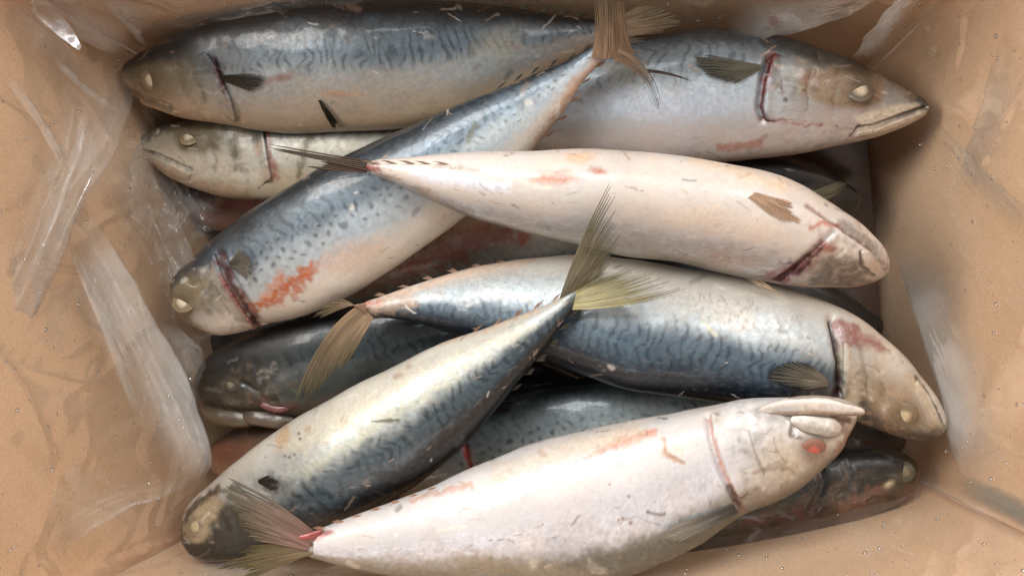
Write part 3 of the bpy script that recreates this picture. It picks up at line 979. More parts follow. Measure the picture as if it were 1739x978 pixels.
B.stain('blob', (325, 500), (36, 32, -40), (136, 118, 88), .8, rough=8)
B.stain('line', GB, [5, 7, 11, 9], (112, 40, 28), .9, rough=7)
B.stain('line', [(434, 528), (470, 500), (505, 478), (530, 455)], [8, 16, 20, 14], (172, 92, 54), .95, rough=18)
B.stain('line', [(560, 452), (600, 430), (640, 420)], [22, 26, 18], (198, 160, 134), .5, rough=18)
B.stain('line', [(445, 505), (480, 470)], [10, 8], (196, 128, 90), .6, rough=10)
B.stain('line', [(300, 530), (320, 550), (335, 560)], 8, (70, 58, 42), .6)
B.stain('line', [(355, 445), (420, 370), (560, 288), (760, 190)], 8, (30, 36, 40), .5)
B.stain('line', [(925, 240), (950, 190), (985, 140), (1020, 100)], [22, 18, 14, 9], (180, 136, 110), .7, rough=9)
B.stain('line', [(795, 240), (805, 215)], [5, 8], (96, 96, 70), .8, rough=3)
B.stain('line', [(800, 250), (860, 218), (900, 200)], 16, (196, 200, 194), .4, rough=10)
B.stain('blob', (1036, 78), (22, 20, 0), (160, 128, 100), .9)
B.stain('line', [(366, 470), (400, 530)], 12, (196, 180, 162), .5)
head(B, (298, 532), GB, (311, 512), 11)
B.stain('line', GB, 4, (48, 16, 14), .85, rough=3)
wear(B)
B.build('body', SKIN, eB, bB)
B.patch('gill_cover', [(366, 430), (380, 470), (404, 510), (432, 553), (400, 562), (364, 562), (352, 520), (348, 470)], [(366, 430), (380, 470), (404, 510), (432, 553)], eB, bB, stains=[([(380, 470), (404, 510), (432, 553)], 6, (120, 40, 28), .6)])
eye(B, eB, bB, (311, 512), 11, elong=1.3)
body_fin(B, 'pectoral_fin', [(391, 446), (394, 456)], [(420, 419), (438, 442), (430, 474)], eB, bB, n=12, c0=(90, 86, 76), c1=(130, 124, 112), seed=14, jag=.2, tiplift=.005)
finlets(B, eB, bB, np.linspace(.74, .94, 6), False, size=(18, 7), col=(186, 140, 112))
finlets(B, eB, bB, np.linspace(.76, .94, 6), True, size=(18, 6), col=(60, 62, 58))
tb = empty  # (kept short below)
fin('tail_fin', pts([(1004, 98, .015), (1030, 100, .018), (1078, 92, .014)]), pts([(1004, -34, .030), (1030, -40, .033), (1062, -30, .031)]), eB, bB, n=15, c0=(160, 130, 104), c1=(106, 88, 64), seed=15, jag=.1, ctrl=pts([(1018, 50, .022), (1036, 50, .025), (1056, 46, .022)]), alpha=(1, 1))
fin('tail_fin', pts([(1030, 74, .019), (1044, 104, .016)]), pts([(1124, 196, .006), (1116, 192, .004)]), eB, bB, n=8, c0=(160, 130, 104), c1=(60, 48, 38), seed=16, jag=.15, alpha=(1, 1), ctrl=pts([(1124, 104, .016), (1100, 120, .014)]), split=.3, tipw=.15)
fin('fin_ray', pts([(1098, 118, .014), (1102, 124, .014)]), pts([(1182, 140, .008), (1180, 142, .008)]), eB, bB, n=2, c0=(70, 56, 46), c1=(50, 44, 40), seed=17, alpha=(1, 1), ctrl=pts([(1140, 120, .014), (1140, 126, .014)]))
fin('ragged_skin', pts([(1040, 44, .019), (1046, 106, .016)]), pts([(1098, 46, .012), (1104, 112, .008)]), eB, bB, n=16, c0=(168, 140, 112), c1=(170, 160, 146), seed=18, jag=.7, split=.15, tipw=.1)

# ---- M: deep dark fish, right of centre
Mf, eM, bM = fish('shade-darkened mackerel sunk in the black gap below the top right fish',
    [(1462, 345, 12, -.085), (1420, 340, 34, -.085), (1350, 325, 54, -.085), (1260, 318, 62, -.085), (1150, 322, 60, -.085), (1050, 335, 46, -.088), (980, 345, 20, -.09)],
    (30, 30, 30), dict(mid=(34, 38, 40), back=(16, 18, 20), flank=(56, 58, 58), belly=(70, 62, 54), head=(36, 36, 34)), seed=61, bars=.6, **LO)  # near-black palette: the shade of the gap is put into the skin
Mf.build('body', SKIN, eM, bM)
fin('pectoral_fin', pts([(1345, 340, -.055), (1352, 352, -.055)]), pts([(1446, 298, -.05), (1440, 330, -.052)]), eM, bM, n=9, c0=(96, 88, 62), c1=(120, 112, 84), seed=19, jag=.25)

# ---- C: the belly up fish in the middle
Cf, eC, bC = fish('pale mackerel lying belly up across the middle, thin tail at the left',
    [(1506, 464, 12, -.006), (1482, 455, 32, -.005), (1440, 440, 51, -.003), (1380, 420, 68, .001), (1300, 392, 82, .006), (1180, 363, 84, .012), (1050, 342, 83, .017), (900, 328, 70, .022),
     (800, 313, 53, .026), (720, 299, 33, .030), (660, 288, 17, .033), (620, 283, 10, .034)],
    (232, 236, 240, 246), dict(belly=(212, 201, 191), flank=(200, 199, 202), mid=(140, 132, 122), back=(60, 58, 54), head=(176, 150, 132)), seed=71, sg=.15, bars=.1, yoff=-.05, **HI)
GC = [(1398, 365), (1415, 390), (1392, 415), (1350, 458), (1318, 482)]
Cf.groove([(1415, 395), (1380, 428), (1340, 465), (1310, 484)], 6, .002)
Cf.groove([(1370, 350), (1425, 385), (1480, 425), (1500, 450)], 3, .0012)
Cf.groove([(1462, 428), (1462, 452), (1484, 470)], 3, .0012)
Cf.stain('line', [(1398, 415), (1365, 452), (1312, 478)], [7, 15, 24], (116, 34, 26), .9, rough=7)
Cf.stain('line', [(1376, 385), (1400, 378), (1420, 385)], [6, 6, 5], (176, 88, 74), .7, rough=6)
Cf.stain('blob', (1408, 422), (14, 10, 0), (172, 90, 74), .75, rough=5)
Cf.stain('poly', [(1385, 460), (1400, 440), (1450, 440), (1470, 470), (1440, 490), (1370, 490)], 16, (66, 56, 46), .8, rough=12)
Cf.stain('line', [(1372, 350), (1425, 386), (1480, 424)], 3, (120, 70, 56), .7, rough=3)
Cf.stain('line', [(1430, 378), (1480, 415), (1502, 455)], 9, (70, 58, 46), .6, rough=4)
Cf.stain('line', [(1462, 428), (1464, 450), (1484, 468)], 3, (60, 46, 36), .8, rough=2)
Cf.stain('blob', (1482, 452), (16, 14, 30), (172, 138, 110), .6)
Cf.stain('blob', (940, 302), (46, 11, -3), (196, 128, 98), .95, rough=6)
Cf.stain('blob', (948, 302), (26, 6, -3), (200, 118, 100), .6, rough=4)
Cf.stain('blob', (1016, 292), (16, 7, 5), (176, 100, 66), .9, rough=4)
Cf.stain('blob', (985, 268), (30, 12, 5), (214, 170, 132), .7, rough=8)
Cf.stain('line', [(735, 283), (780, 286), (830, 296)], [4, 5, 3], (150, 116, 84), .6, rough=8)
Cf.stain('line', [(880, 305), (905, 318), (935, 318)], 4, (236, 220, 200), .7, rough=4)
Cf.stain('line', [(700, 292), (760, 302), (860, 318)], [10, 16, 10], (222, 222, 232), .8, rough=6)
Cf.stain('line', [(612, 284), (640, 287)], 12, (130, 54, 56), .9, rough=4)
Cf.stain('line', [(1180, 270), (1260, 292), (1330, 320)], 14, (224, 196, 160), .5, rough=8)
Cf.stain('blob', (1240, 440), (50, 16, 10), (184, 140, 120), .6, rough=12)
Cf.stain('line', [(820, 372), (950, 408), (1100, 430), (1230, 452)], 16, (150, 132, 110), .5, rough=6)
Cf.stain('line', [(640, 298), (740, 340), (800, 364)], 9, (104, 88, 66), .6, rough=5)
head(Cf, (1508, 464), [(1395, 385), (1405, 405), (1380, 430), (1340, 467), (1312, 487)])
Cf.stain('line', [(1396, 418), (1362, 454), (1312, 480)], [3, 5, 7], (48, 14, 12), .8, rough=4)
Cf.stain('line', [(900, 388), (1050, 408), (1180, 424), (1300, 440)], 22, (164, 148, 132), .45, rough=16)  # greyish shade of the lower side, painted into the belly colour
Cf.stain('blob', (1230, 375), (110, 26, 8), (222, 190, 160), .35, rough=16)
wear(Cf)
Cf.build('body', SKIN, eC, bC)
Cf.patch('gill_cover', [(1415, 396), (1380, 430), (1340, 467), (1312, 487), (1380, 495), (1440, 492), (1460, 460), (1458, 425)], [(1415, 396), (1380, 430), (1340, 467), (1312, 487)], eC, bC)
Cf.patch('lower_jaw', [(1425, 383), (1475, 420), (1462, 428), (1464, 450), (1486, 468), (1512, 470), (1505, 440), (1480, 405), (1430, 372)], [(1462, 428), (1464, 450), (1486, 468)], eC, bC, lift0=.0003, lift1=.0007, lw=7)
body_fin(Cf, 'pelvic_fin', [(1270, 336), (1282, 327)], [(1312, 370), (1362, 386), (1366, 350)], eC, bC, n=9, lift=.0005, tiplift=.0009, c0=(206, 176, 148), c1=(186, 152, 122), seed=20, alpha=(.75, .6), jag=.3, lines=.04)
fin('pelvic_fin', pts([(1318, 326, .021), (1350, 352, .018)]), pts([(1286, 302, .030), (1312, 298, .030)]), eC, bC, n=7, c0=(206, 178, 146), c1=(190, 160, 120), seed=21, jag=.4, split=.3, tipw=.1)
finlets(Cf, eC, bC, np.linspace(.84, .97, 5), False, size=(26, 8), col=(196, 164, 134))
fin('tail_fin', pts([(634, 273, .036), (630, 292, .036)]), pts([(428, 240, .030), (446, 252, .028)]), eC, bC, n=5, c0=(84, 64, 46), c1=(62, 56, 38), seed=22, jag=.25, split=.75, alpha=(1, 1), ctrl=pts([(550, 262, .036), (546, 272, .035)]))
fin('tail_fin', pts([(628, 284, .034), (622, 294, .033)]), pts([(520, 262, .026), (500, 284, .024)]), eC, bC, n=5, c0=(100, 60, 48), c1=(72, 64, 44), seed=23, jag=.4, split=.75, alpha=(1, 1), ctrl=pts([(580, 280, .034), (580, 292, .032)]))

# ---- I: under B, F and G at the left; gaping mouth
If, eI, bI = fish('dark mackerel at the left under the crossing tails, pale jaw gaping',
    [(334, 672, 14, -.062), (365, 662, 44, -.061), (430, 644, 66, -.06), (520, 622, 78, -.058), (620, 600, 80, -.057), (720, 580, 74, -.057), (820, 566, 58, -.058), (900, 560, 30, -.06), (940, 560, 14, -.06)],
    (24, 20, 16), dict(mid=(48, 58, 62), back=(17, 21, 23), flank=(82, 88, 86), belly=(120, 106, 90), head=(48, 48, 44)), seed=83, sg=.26, bars=.5, yoff=.1, **LO)  # dark back, with the whole palette lowered further to deepen the shade here
If.groove([(410, 650), (440, 668), (452, 690)], 5, .002)
If.stain('line', [(440, 680), (470, 694), (500, 690)], [8, 10, 8], (140, 86, 80), .7, rough=8)
If.stain('line', [(352, 650), (420, 628)], 12, (36, 38, 36), .6)
head(If, (334, 672), [(470, 600), (484, 640), (486, 690)], (392, 652), 7, cov=(90, 92, 84))
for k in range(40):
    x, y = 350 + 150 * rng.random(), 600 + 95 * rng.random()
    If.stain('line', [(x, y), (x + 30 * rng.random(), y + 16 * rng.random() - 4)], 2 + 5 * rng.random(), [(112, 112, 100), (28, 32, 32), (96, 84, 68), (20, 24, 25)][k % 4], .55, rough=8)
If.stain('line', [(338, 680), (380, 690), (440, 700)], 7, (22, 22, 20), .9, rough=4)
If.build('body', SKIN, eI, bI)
JI = Loft([(341, 690, 6, -.060), (365, 700, 15, -.0595), (400, 708, 17, -.0585), (440, 714, 8, -.060)], (-20, 0), ns=90, nv=50, nh=16, seed=84, tipr=12, tailr=10, lump=.2)
JI.paint(dict(belly=(100, 86, 66), flank=(88, 76, 60), mid=(80, 70, 56), back=(40, 37, 31)), sg=-1, bars=0)
JI.stain('line', [(345, 706), (400, 722)], 8, (90, 76, 56), .6, rough=8)
JI.build('lower_jaw', SKIN, eI, bI)
TI = Loft([(404, 698, 6, -.0595), (436, 706, 15, -.0575), (468, 713, 15, -.0575), (504, 714, 6, -.060)], (-10, 0), ns=80, nv=44, nh=14, seed=85, tipr=9, tailr=9, lump=.2)
TI.paint(dict(belly=(104, 86, 72), flank=(90, 76, 62), mid=(82, 70, 58), back=(44, 39, 34)), sg=-1, bars=0)
TI.build('gill_flap', SKIN, eI, bI)
TJ = Loft([(436, 680, 3, -.052), (452, 688, 6, -.0515), (476, 694, 6, -.052), (500, 690, 3, -.0535)], 0, ns=50, nv=30, nh=12, seed=86, tipr=5, lump=.2)
TJ.paint(dict(belly=(128, 78, 72), flank=(112, 68, 62), mid=(90, 58, 52), back=(60, 44, 40)), sg=-1, bars=0)
TJ.build('gill_flap', SKIN, eI, bI)
eye(If, eI, bI, (392, 652), 8, col=(120, 112, 92), ring=(60, 56, 46))

# ---- J: under F, G and H
Jf, eJ, bJ = fish('grey speckled mackerel in shadow between the two lower fish, red gill line showing',
    [(640, 818, 14, -.060), (680, 808, 40, -.059), (740, 792, 62, -.058), (820, 768, 80, -.056), (930, 742, 86, -.054), (1050, 722, 82, -.053), (1160, 706, 66, -.054), (1260, 694, 42, -.056), (1330, 690, 18, -.058)],
    (20, 16, 12), dict(mid=(110, 120, 122), back=(36, 44, 48), flank=(164, 166, 160), belly=(150, 138, 120), head=(110, 104, 88)), seed=93, sg=.2, bars=.25, spots=.9, yoff=.0, barlo=.3, **LO)
Jf.groove([(786, 745), (793, 775), (802, 806)], 5, .0016)
Jf.stain('line', [(784, 745), (793, 768), (800, 800)], [4, 9, 6], (160, 32, 22), .95, rough=4)
Jf.stain('blob', (845, 695), (30, 10, -15), (30, 28, 24), .9)
Jf.build('body', SKIN, eJ, bJ)
body_fin(Jf, 'pectoral_fin', [(812, 700), (818, 712)], [(880, 680), (870, 700)], eJ, bJ, n=7, c0=(40, 36, 30), c1=(34, 32, 28), seed=24, alpha=(1, 1))

# ---- O: brownish fish in the gap left of G
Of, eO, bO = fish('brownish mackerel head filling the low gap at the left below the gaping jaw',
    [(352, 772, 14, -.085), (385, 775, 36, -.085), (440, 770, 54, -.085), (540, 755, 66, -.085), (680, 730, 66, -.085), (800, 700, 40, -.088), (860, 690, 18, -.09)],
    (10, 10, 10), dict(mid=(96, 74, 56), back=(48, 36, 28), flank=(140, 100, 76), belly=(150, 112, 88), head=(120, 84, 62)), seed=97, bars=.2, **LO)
Of.stain('blob', (385, 765), (30, 20, 0), (120, 66, 50), .6)
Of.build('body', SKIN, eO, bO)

# ---- N: reddish fish below E
Nf, eN, bN = fish('dark bloody mackerel glimpsed beneath the pale-cheeked fish at the left',
    [(318, 338, 12, -.088), (345, 344, 30, -.088), (400, 350, 46, -.088), (480, 352, 56, -.088), (600, 345, 56, -.088), (720, 340, 36, -.09), (780, 338, 16, -.09)],
    (10, 10, 10), dict(mid=(70, 60, 56), back=(36, 32, 30), flank=(120, 96, 86), belly=(130, 90, 76), head=(90, 64, 54)), seed=99, bars=.2, **LO)
Nf.stain('line', [(360, 348), (420, 345), (460, 345)], [8, 12, 10], (130, 40, 32), .8, rough=10)
Nf.stain('blob', (372, 340), (10, 8, 0), (170, 150, 130), .8)
Nf.build('body', SKIN, eN, bN)

# ---- L: under H at the right
Lf, eL, bL = fish('shade-darkened mackerel in the lower right corner under the bottom fish, belly bloody',
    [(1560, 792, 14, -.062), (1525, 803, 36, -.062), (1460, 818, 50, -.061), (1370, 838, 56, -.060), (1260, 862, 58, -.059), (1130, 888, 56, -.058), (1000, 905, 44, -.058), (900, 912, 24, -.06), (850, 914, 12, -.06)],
    (22, 20, 20), dict(mid=(36, 38, 34), back=(18, 20, 18), flank=(70, 62, 52), belly=(96, 74, 58), head=(44, 41, 34)), seed=103, sg=.3, bars=.3, yoff=.15, **LO)  # palette lowered so the skin colour carries the deep shade
Lf.groove([(1390, 790), (1400, 820), (1380, 862)], 7, .0012)
Lf.stain('line', [(1270, 884), (1340, 878), (1400, 862)], [10, 12, 8], (84, 32, 24), .8, rough=9)
Lf.stain('line', [(1430, 858), (1480, 838), (1510, 822)], [10, 14, 8], (140, 96, 78), .7, rough=8)
Lf.stain('blob', (1510, 822), (10, 6, -30), (214, 200, 166), .9, rough=3)
Lf.stain('line', [(1390, 800), (1400, 830), (1376, 868)], 7, (44, 26, 20), .45, rough=9)
head(Lf, (1560, 792), [(1390, 790), (1400, 820), (1380, 862)], (1536, 800), 9, cov=(96, 84, 66))
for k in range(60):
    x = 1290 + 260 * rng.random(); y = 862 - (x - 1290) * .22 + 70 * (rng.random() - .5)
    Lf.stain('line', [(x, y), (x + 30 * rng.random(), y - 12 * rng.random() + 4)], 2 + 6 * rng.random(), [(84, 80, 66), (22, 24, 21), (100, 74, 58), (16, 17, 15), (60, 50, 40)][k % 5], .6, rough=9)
Lf.stain('poly', [(1440, 770), (1560, 775), (1570, 800), (1480, 800)], 10, (16, 17, 15), .9, rough=10)  # black shade of the gap above, painted on the skin
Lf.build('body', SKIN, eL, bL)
eye(Lf, eL, bL, (1536, 800), 10, col=(120, 106, 78), ring=(70, 64, 48))

# ---- F: large fish, right of centre, back towards the bottom
F, eF, bF = fish('large mackerel with its gill torn open, snout against the right wall, back facing down',
    [(1603, 733, 14, -.036), (1575, 716, 34, -.035), (1522, 680, 54, -.033), (1468, 643, 70, -.030), (1402, 612, 86, -.027), (1300, 588, 102, -.022), (1200, 568, 108, -.018), (1100, 552, 108, -.017),
     (1000, 534, 101, -.018), (900, 521, 84, -.020), (800, 515, 60, -.020), (700, 516, 30, -.016), (640, 523, 16, -.013), (608, 528, 12, -.012)],
    (176, 170, 168, 168), dict(mid=(74, 90, 101), flank=(174, 180, 181), belly=(202, 193, 180), back=(17, 27, 38), head=(150, 134, 112)), seed=113, sg=.21, bars=.45, yoff=.11, period=16, **HI)
GF = [(1412, 540), (1420, 575), (1426, 615), (1422, 672)]
F.groove([(p[0] + 1, p[1]) for p in GF], 7, .0042)
F.groove([(1556, 640), (1580, 672), (1600, 718)], 2.6, .0012)
F.bump((1530, 700), (40, 40), .0012)
F.stain('poly', [(1418, 545), (1440, 545), (1500, 590), (1510, 600), (1450, 585), (1430, 590)], 12, (138, 84, 78), .85, rough=11)
F.stain('line', GF, [5, 6, 8, 8], (66, 28, 24), .95, rough=3)
F.stain('blob', (1520, 690), (44, 40, 35), (158, 130, 100), .75, rough=8)
F.stain('line', [(1556, 640), (1580, 672), (1602, 722)], 3, (60, 50, 40), .85, rough=2)
F.stain('line', [(1545, 640), (1568, 672), (1590, 722)], 8, (190, 172, 142), .7, rough=3)
F.stain('line', [(1500, 735), (1560, 742), (1604, 735)], 12, (70, 60, 46), .7)
F.stain('line', [(1436, 600), (1450, 660), (1450, 700)], 16, (196, 182, 158), .7, rough=6)
F.stain('line', [(640, 512), (800, 458), (900, 440)], [8, 12, 10], (206, 172, 150), .6, rough=8)
F.stain('line', [(605, 528), (650, 520), (700, 512)], [14, 16, 14], (166, 136, 110), .7, rough=8)
F.stain('line', [(604, 520), (640, 514)], 6, (180, 96, 90), .6, rough=4)
F.stain('line', [(700, 545), (800, 570), (860, 600)], 9, (24, 34, 44), .7, rough=6)
F.stain('line', [(1000, 480), (1100, 492), (1250, 530)], 30, (212, 200, 182), .5, rough=12)
for k in range(70):
    x = 1180 + 190 * rng.random(); y = 492 + (x - 1180) * .28 + 60 * rng.random() - 10
    F.stain('line', [(x, y), (x + 7 * rng.random() - 3, y + 6 * rng.random() + 2)], 1.6, (150, 128, 112), .55, rough=3)
F.stain('line', [(1190, 545), (1215, 570)], 4, (206, 196, 150), .5, rough=5)
head(F, (1604, 733), GF, (1535, 706), 13)
F.stain('line', GF, 4, (30, 12, 10), .9, rough=2)
wear(F)
F.build('body', SKIN, eF, bF)
F.patch('gill_cover', [(1432, 580), (1450, 588), (1490, 596), (1500, 640), (1480, 680), (1470, 712), (1430, 700), (1430, 672), (1433, 615)], [(1432, 580), (1433, 615), (1430, 672), (1430, 700)], eF, bF, lift1=.0016)
F.patch('upper_jaw', [(1556, 646), (1578, 676), (1600, 722), (1606, 738), (1578, 735), (1566, 700), (1552, 668)], [(1556, 646), (1578, 676), (1600, 722)], eF, bF, lift0=.0003, lift1=.0006, lw=6)
eye(F, eF, bF, (1535, 706), 13, col=(196, 178, 144), ring=(110, 94, 74))
body_fin(F, 'pectoral_fin', [(1406, 652), (1404, 640)], [(1368, 656), (1288, 633), (1334, 607), (1370, 614)], eF, bF, n=14, c0=(160, 148, 128), c1=(58, 60, 56), seed=25, alpha=(1, 1), jag=.15)
fin('pelvic_fin', pts([(1300, 492, -.002), (1330, 502, -.003)]), pts([(1248, 462, .006), (1272, 460, .006)]), eF, bF, n=6, c0=(200, 176, 150), c1=(196, 180, 156), seed=26, jag=.5, split=.3, tipw=.1)
finlets(F, eF, bF, np.linspace(.76, .95, 6), False, size=(20, 8), col=(190, 150, 126))
finlets(F, eF, bF, np.linspace(.76, .93, 5), True, size=(20, 7), col=(50, 56, 58))
fin('tail_fin', pts([(612, 516, -.006), (634, 540, -.009)]), pts([(492, 706, -.022), (536, 684, -.018), (590, 620, -.012)]), eF, bF, n=18, c0=(168, 138, 108), c1=(96, 90, 66), seed=27, jag=.16, split=.85, alpha=(1, .8), ctrl=pts([(534, 560, .002), (556, 580, .002), (612, 580, .000)]))
fin('tail_fin', pts([(622, 514, -.006), (622, 534, -.006)]), pts([(514, 560, -.022), (536, 520, -.014), (574, 506, -.010)]), eF, bF, n=12, c0=(176, 140, 116), c1=(120, 112, 84), seed=28, jag=.25, split=.8, alpha=(1, .75), ctrl=pts([(570, 520, .002), (580, 512, .002), (594, 508, .000)]))

# ---- G: lower left diagonal, big yellow tail
G, eG, bG = fish('mackerel slanting at the lower left, yellowish tail spread over the torn-gilled fish',
    [(306, 904, 20, -.036), (335, 898, 44, -.034), (380, 884, 62, -.031), (440, 856, 78, -.027), (500, 826, 89, -.022), (580, 783, 95, -.016), (686, 720, 94, -.008), (787, 645, 76, .000),
     (860, 595, 49, .006), (915, 555, 31, .010), (955, 522, 17, .0125), (984, 494, 12, .013)],
    (170, 172, 176), dict(mid=(64, 76, 82), flank=(164, 167, 162), belly=(186, 181, 170), back=(15, 21, 26), head=(110, 98, 76)), seed=127, sg=.16, bars=.45, yoff=.13, tipr=24, **HI)
G.bump((338, 885), (30, 40), .0006)
G.stain('poly', [(330, 862), (360, 842), (378, 858), (352, 905), (330, 918), (318, 900)], 12, (166, 148, 116), .85, rough=6)
G.stain('poly', [(352, 910), (376, 870), (430, 862), (440, 910), (400, 935), (350, 932)], 14, (34, 34, 28), .85, rough=10)
G.stain('line', [(306, 900), (318, 925), (350, 934)], 8, (58, 48, 36), .7)
G.stain('line', [(304, 895), (330, 862), (370, 832)], 7, (70, 56, 42), .7)
G.stain('blob', (463, 822), (30, 19, 10), (34, 32, 28), .9, rough=11)
G.stain('blob', (480, 740), (12, 26, 15), (176, 138, 96), .8, rough=8)
G.stain('blob', (590, 720), (16, 12, 0), (184, 150, 116), .6, rough=6)
G.stain('line', [(500, 760), (620, 690), (760, 620), (900, 556)], [20, 30, 22, 10], (200, 190, 164), .5, rough=14)
G.stain('line', [(520, 800), (640, 724), (780, 640)], [10, 8, 6], (206, 200, 150), .2, rough=9)  # faint yellow highlight line painted along the flank
G.stain('line', [(740, 582), (820, 560), (910, 522)], 8, (196, 164, 134), .6, rough=6)
G.stain('line', [(632, 716), (676, 713)], [2, 5], (80, 80, 50), .9, rough=1.5)
for x, y in [(508, 736), (510, 745), (484, 774), (492, 776), (500, 772)]:
    G.stain('blob', (x, y), (3, 3, 0), (70, 58, 44), .8, rough=2)
G.stain('line', [(970, 505), (990, 490)], 14, (140, 150, 148), .6)
G.stain('line', [(945, 500), (970, 480)], 8, (150, 92, 92), .7)
G.stain('line', [(955, 540), (905, 605), (850, 670), (780, 745)], 8, (20, 24, 26), .7)
head(G, (304, 906), [(372, 838), (402, 842), (432, 870), (442, 895)], (334, 893), 10, cov=(150, 140, 118))
G.stain('poly', [(334, 862), (362, 840), (376, 856), (352, 905), (332, 920), (318, 902)], 14, (166, 150, 120), .7, rough=9)
G.stain('poly', [(356, 914), (376, 876), (384, 850), (428, 872), (440, 912), (400, 938), (350, 936)], 14, (38, 37, 32), .75, rough=14)
G.stain('line', [(302, 896), (328, 860), (372, 826)], 6, (48, 40, 32), .8)
G.stain('line', [(306, 912), (322, 930), (352, 938)], 8, (36, 32, 26), .8)
G.stain('line', [(364, 838), (400, 826), (432, 850)], 5, (80, 72, 58), .6, rough=6)
wear(G)
G.build('body', SKIN, eG, bG)
G.patch('gill_cover', [(372, 838), (402, 822), (428, 850), (440, 885), (428, 900), (400, 870), (378, 862)], [(402, 822), (428, 850), (440, 885)], eG, bG)
eye(G, eG, bG, (334, 893), 10, col=(176, 160, 126), ring=(112, 100, 78), elong=1.4)
body_fin(G, 'pectoral_fin', [(440, 815), (440, 820)], [(460, 806), (487, 818), (466, 834)], eG, bG, n=9, lift=.0006, tiplift=.0010, c0=(44, 40, 34), c1=(60, 56, 46), seed=29, alpha=(1, .9), jag=.55)
finlets(G, eG, bG, np.linspace(.76, .95, 6), True, size=(24, 12), col=(66, 60, 44))
finlets(G, eG, bG, np.linspace(.76, .94, 5), False, size=(22, 7), col=(170, 136, 108))
fin('tail_fin', pts([(950, 508, .0195), (966, 500, .0225), (982, 490, .0225)]), pts([(1044, 288, .074), (1062, 350, .066), (1056, 408, .052), (1030, 462, .036)]), eG, bG, n=17, m=18, c0=(160, 150, 120), c1=(84, 80, 60), seed=30, jag=.2, alpha=(1, .92), split=.55, ctrl=pts([(972, 430, .046), (1000, 428, .046), (1024, 440, .040), (1018, 474, .030)]), thick=.0006)
fin('tail_fin', pts([(976, 490, .0228), (978, 502, .0225), (972, 526, .019)]), pts([(1024, 462, .026), (1072, 452, .028), (1124, 466, .030), (1184, 488, .030)]), eG, bG, n=24, m=18, c0=(206, 196, 148), c1=(104, 94, 60), seed=32, jag=.22, alpha=(1, .92), split=.5, ctrl=pts([(1004, 470, .022), (1030, 474, .024), (1064, 492, .024), (1080, 524, .020)]), thick=.0006)

# ---- H: bottom fish, belly up, head right with open mouth
Hf, eH, bH = fish('bright mackerel along the bottom edge, belly to the light, jaw open and one red eye',
    [(1455, 707, 15, .010), (1430, 710, 32, .010), (1383, 729, 55, .009), (1307, 758, 82, .006), (1225, 784, 91, .003), (1130, 822, 110, .000), (1040, 852, 118, -.002), (940, 874, 112, -.002), (840, 892, 95, .000),
     (740, 907, 72, .004), (650, 917, 50, .008), (580, 922, 33, .012), (530, 924, 19, .015), (508, 924, 14, .016)],
    (200, 204, 208, 214), dict(mid=(140, 138, 130), flank=(204, 203, 208), belly=(210, 204, 200), back=(66, 66, 58), head=(176, 164, 150)), seed=131, sg=.24, bars=.15, yoff=-.08, tipr=20, **HI)
GH = [(1205, 708), (1210, 745), (1228, 800), (1248, 842), (1258, 862)]
Hf.groove([(p[0] - 4, p[1]) for p in GH], 5, .0022)
Hf.groove([(1335, 700), (1350, 715), (1346, 735)], 6, .0015)
Hf.stain('line', GH, [5, 5, 5, 7, 8], (196, 146, 130), .85, rough=4)
Hf.stain('line', [(1240, 830), (1258, 862)], [6, 9], (44, 40, 36), .9, rough=4)
Hf.stain('blob', (1330, 775), (50, 42, -20), (178, 160, 136), .75, rough=9)
Hf.stain('line', [(1283, 805), (1320, 790), (1345, 800)], 6, (110, 84, 66), .5, rough=8)
Hf.stain('line', [(1290, 700), (1320, 705), (1345, 690)], 12, (90, 84, 76), .5, rough=12)
Hf.stain('line', [(1270, 770), (1290, 740), (1330, 712)], 10, (120, 112, 104), .4, rough=12)
Hf.stain('blob', (1384, 764), (24, 24, 0), (150, 110, 92), .7, rough=4)
Hf.stain('line', [(1260, 845), (1310, 840), (1390, 795)], 12, (120, 104, 88), .6, rough=8)
Hf.stain('line', [(1430, 770), (1455, 735)], 12, (140, 112, 92), .6)
Hf.stain('line', [(1012, 770), (1060, 748), (1110, 732)], [7, 13, 6], (196, 140, 124), .9, rough=5)
Hf.stain('line', [(980, 784), (1020, 768)], 5, (170, 132, 100), .6, rough=4)
Hf.stain('line', [(1128, 745), (1130, 770), (1162, 786)], [5, 7, 5], (176, 138, 108), .9, rough=2)
Hf.stain('line', [(1138, 752), (1156, 768)], 8, (226, 212, 192), .7, rough=4)
Hf.stain('line', [(850, 806), (950, 770), (1080, 728)], 22, (214, 194, 168), .6, rough=6)
Hf.stain('line', [(820, 850), (920, 812), (1040, 775)], [14, 16, 12], (232, 236, 246), .6, rough=7)  # blue-white window highlight painted along the upper side
Hf.stain('line', [(700, 850), (760, 830), (800, 822)], 6, (196, 140, 112), .6, rough=6)
Hf.stain('line', [(742, 900), (790, 894)], 3, (236, 222, 206), .8, rough=2)
Hf.stain('blob', (672, 908), (3, 3, 0), (246, 240, 230), .9, rough=1)
Hf.stain('line', [(516, 920), (560, 902)], [7, 5], (184, 90, 90), .8, rough=5)
Hf.stain('line', [(1000, 950), (1090, 935), (1170, 920)], [16, 22, 16], (96, 94, 84), .4, rough=12)
Hf.stain('line', [(780, 950), (900, 968), (1000, 970)], 20, (150, 138, 116), .6, rough=10)
Hf.stain('blob', (905, 955), (8, 12, 10), (212, 206, 194), .8, rough=5)
Hf.stain('poly', [(994, 945), (1008, 952), (1030, 972), (1004, 970)], 6, (206, 200, 188), .9, rough=5)
for x, y, w in [(1068, 842, 3), (1058, 880, 4), (920, 890, 2), (1036, 822, 2), (1072, 888, 4), (1050, 882, 3)]:
    Hf.stain('blob', (x, y), (w, w, 0), (120, 70, 62), .8, rough=3)
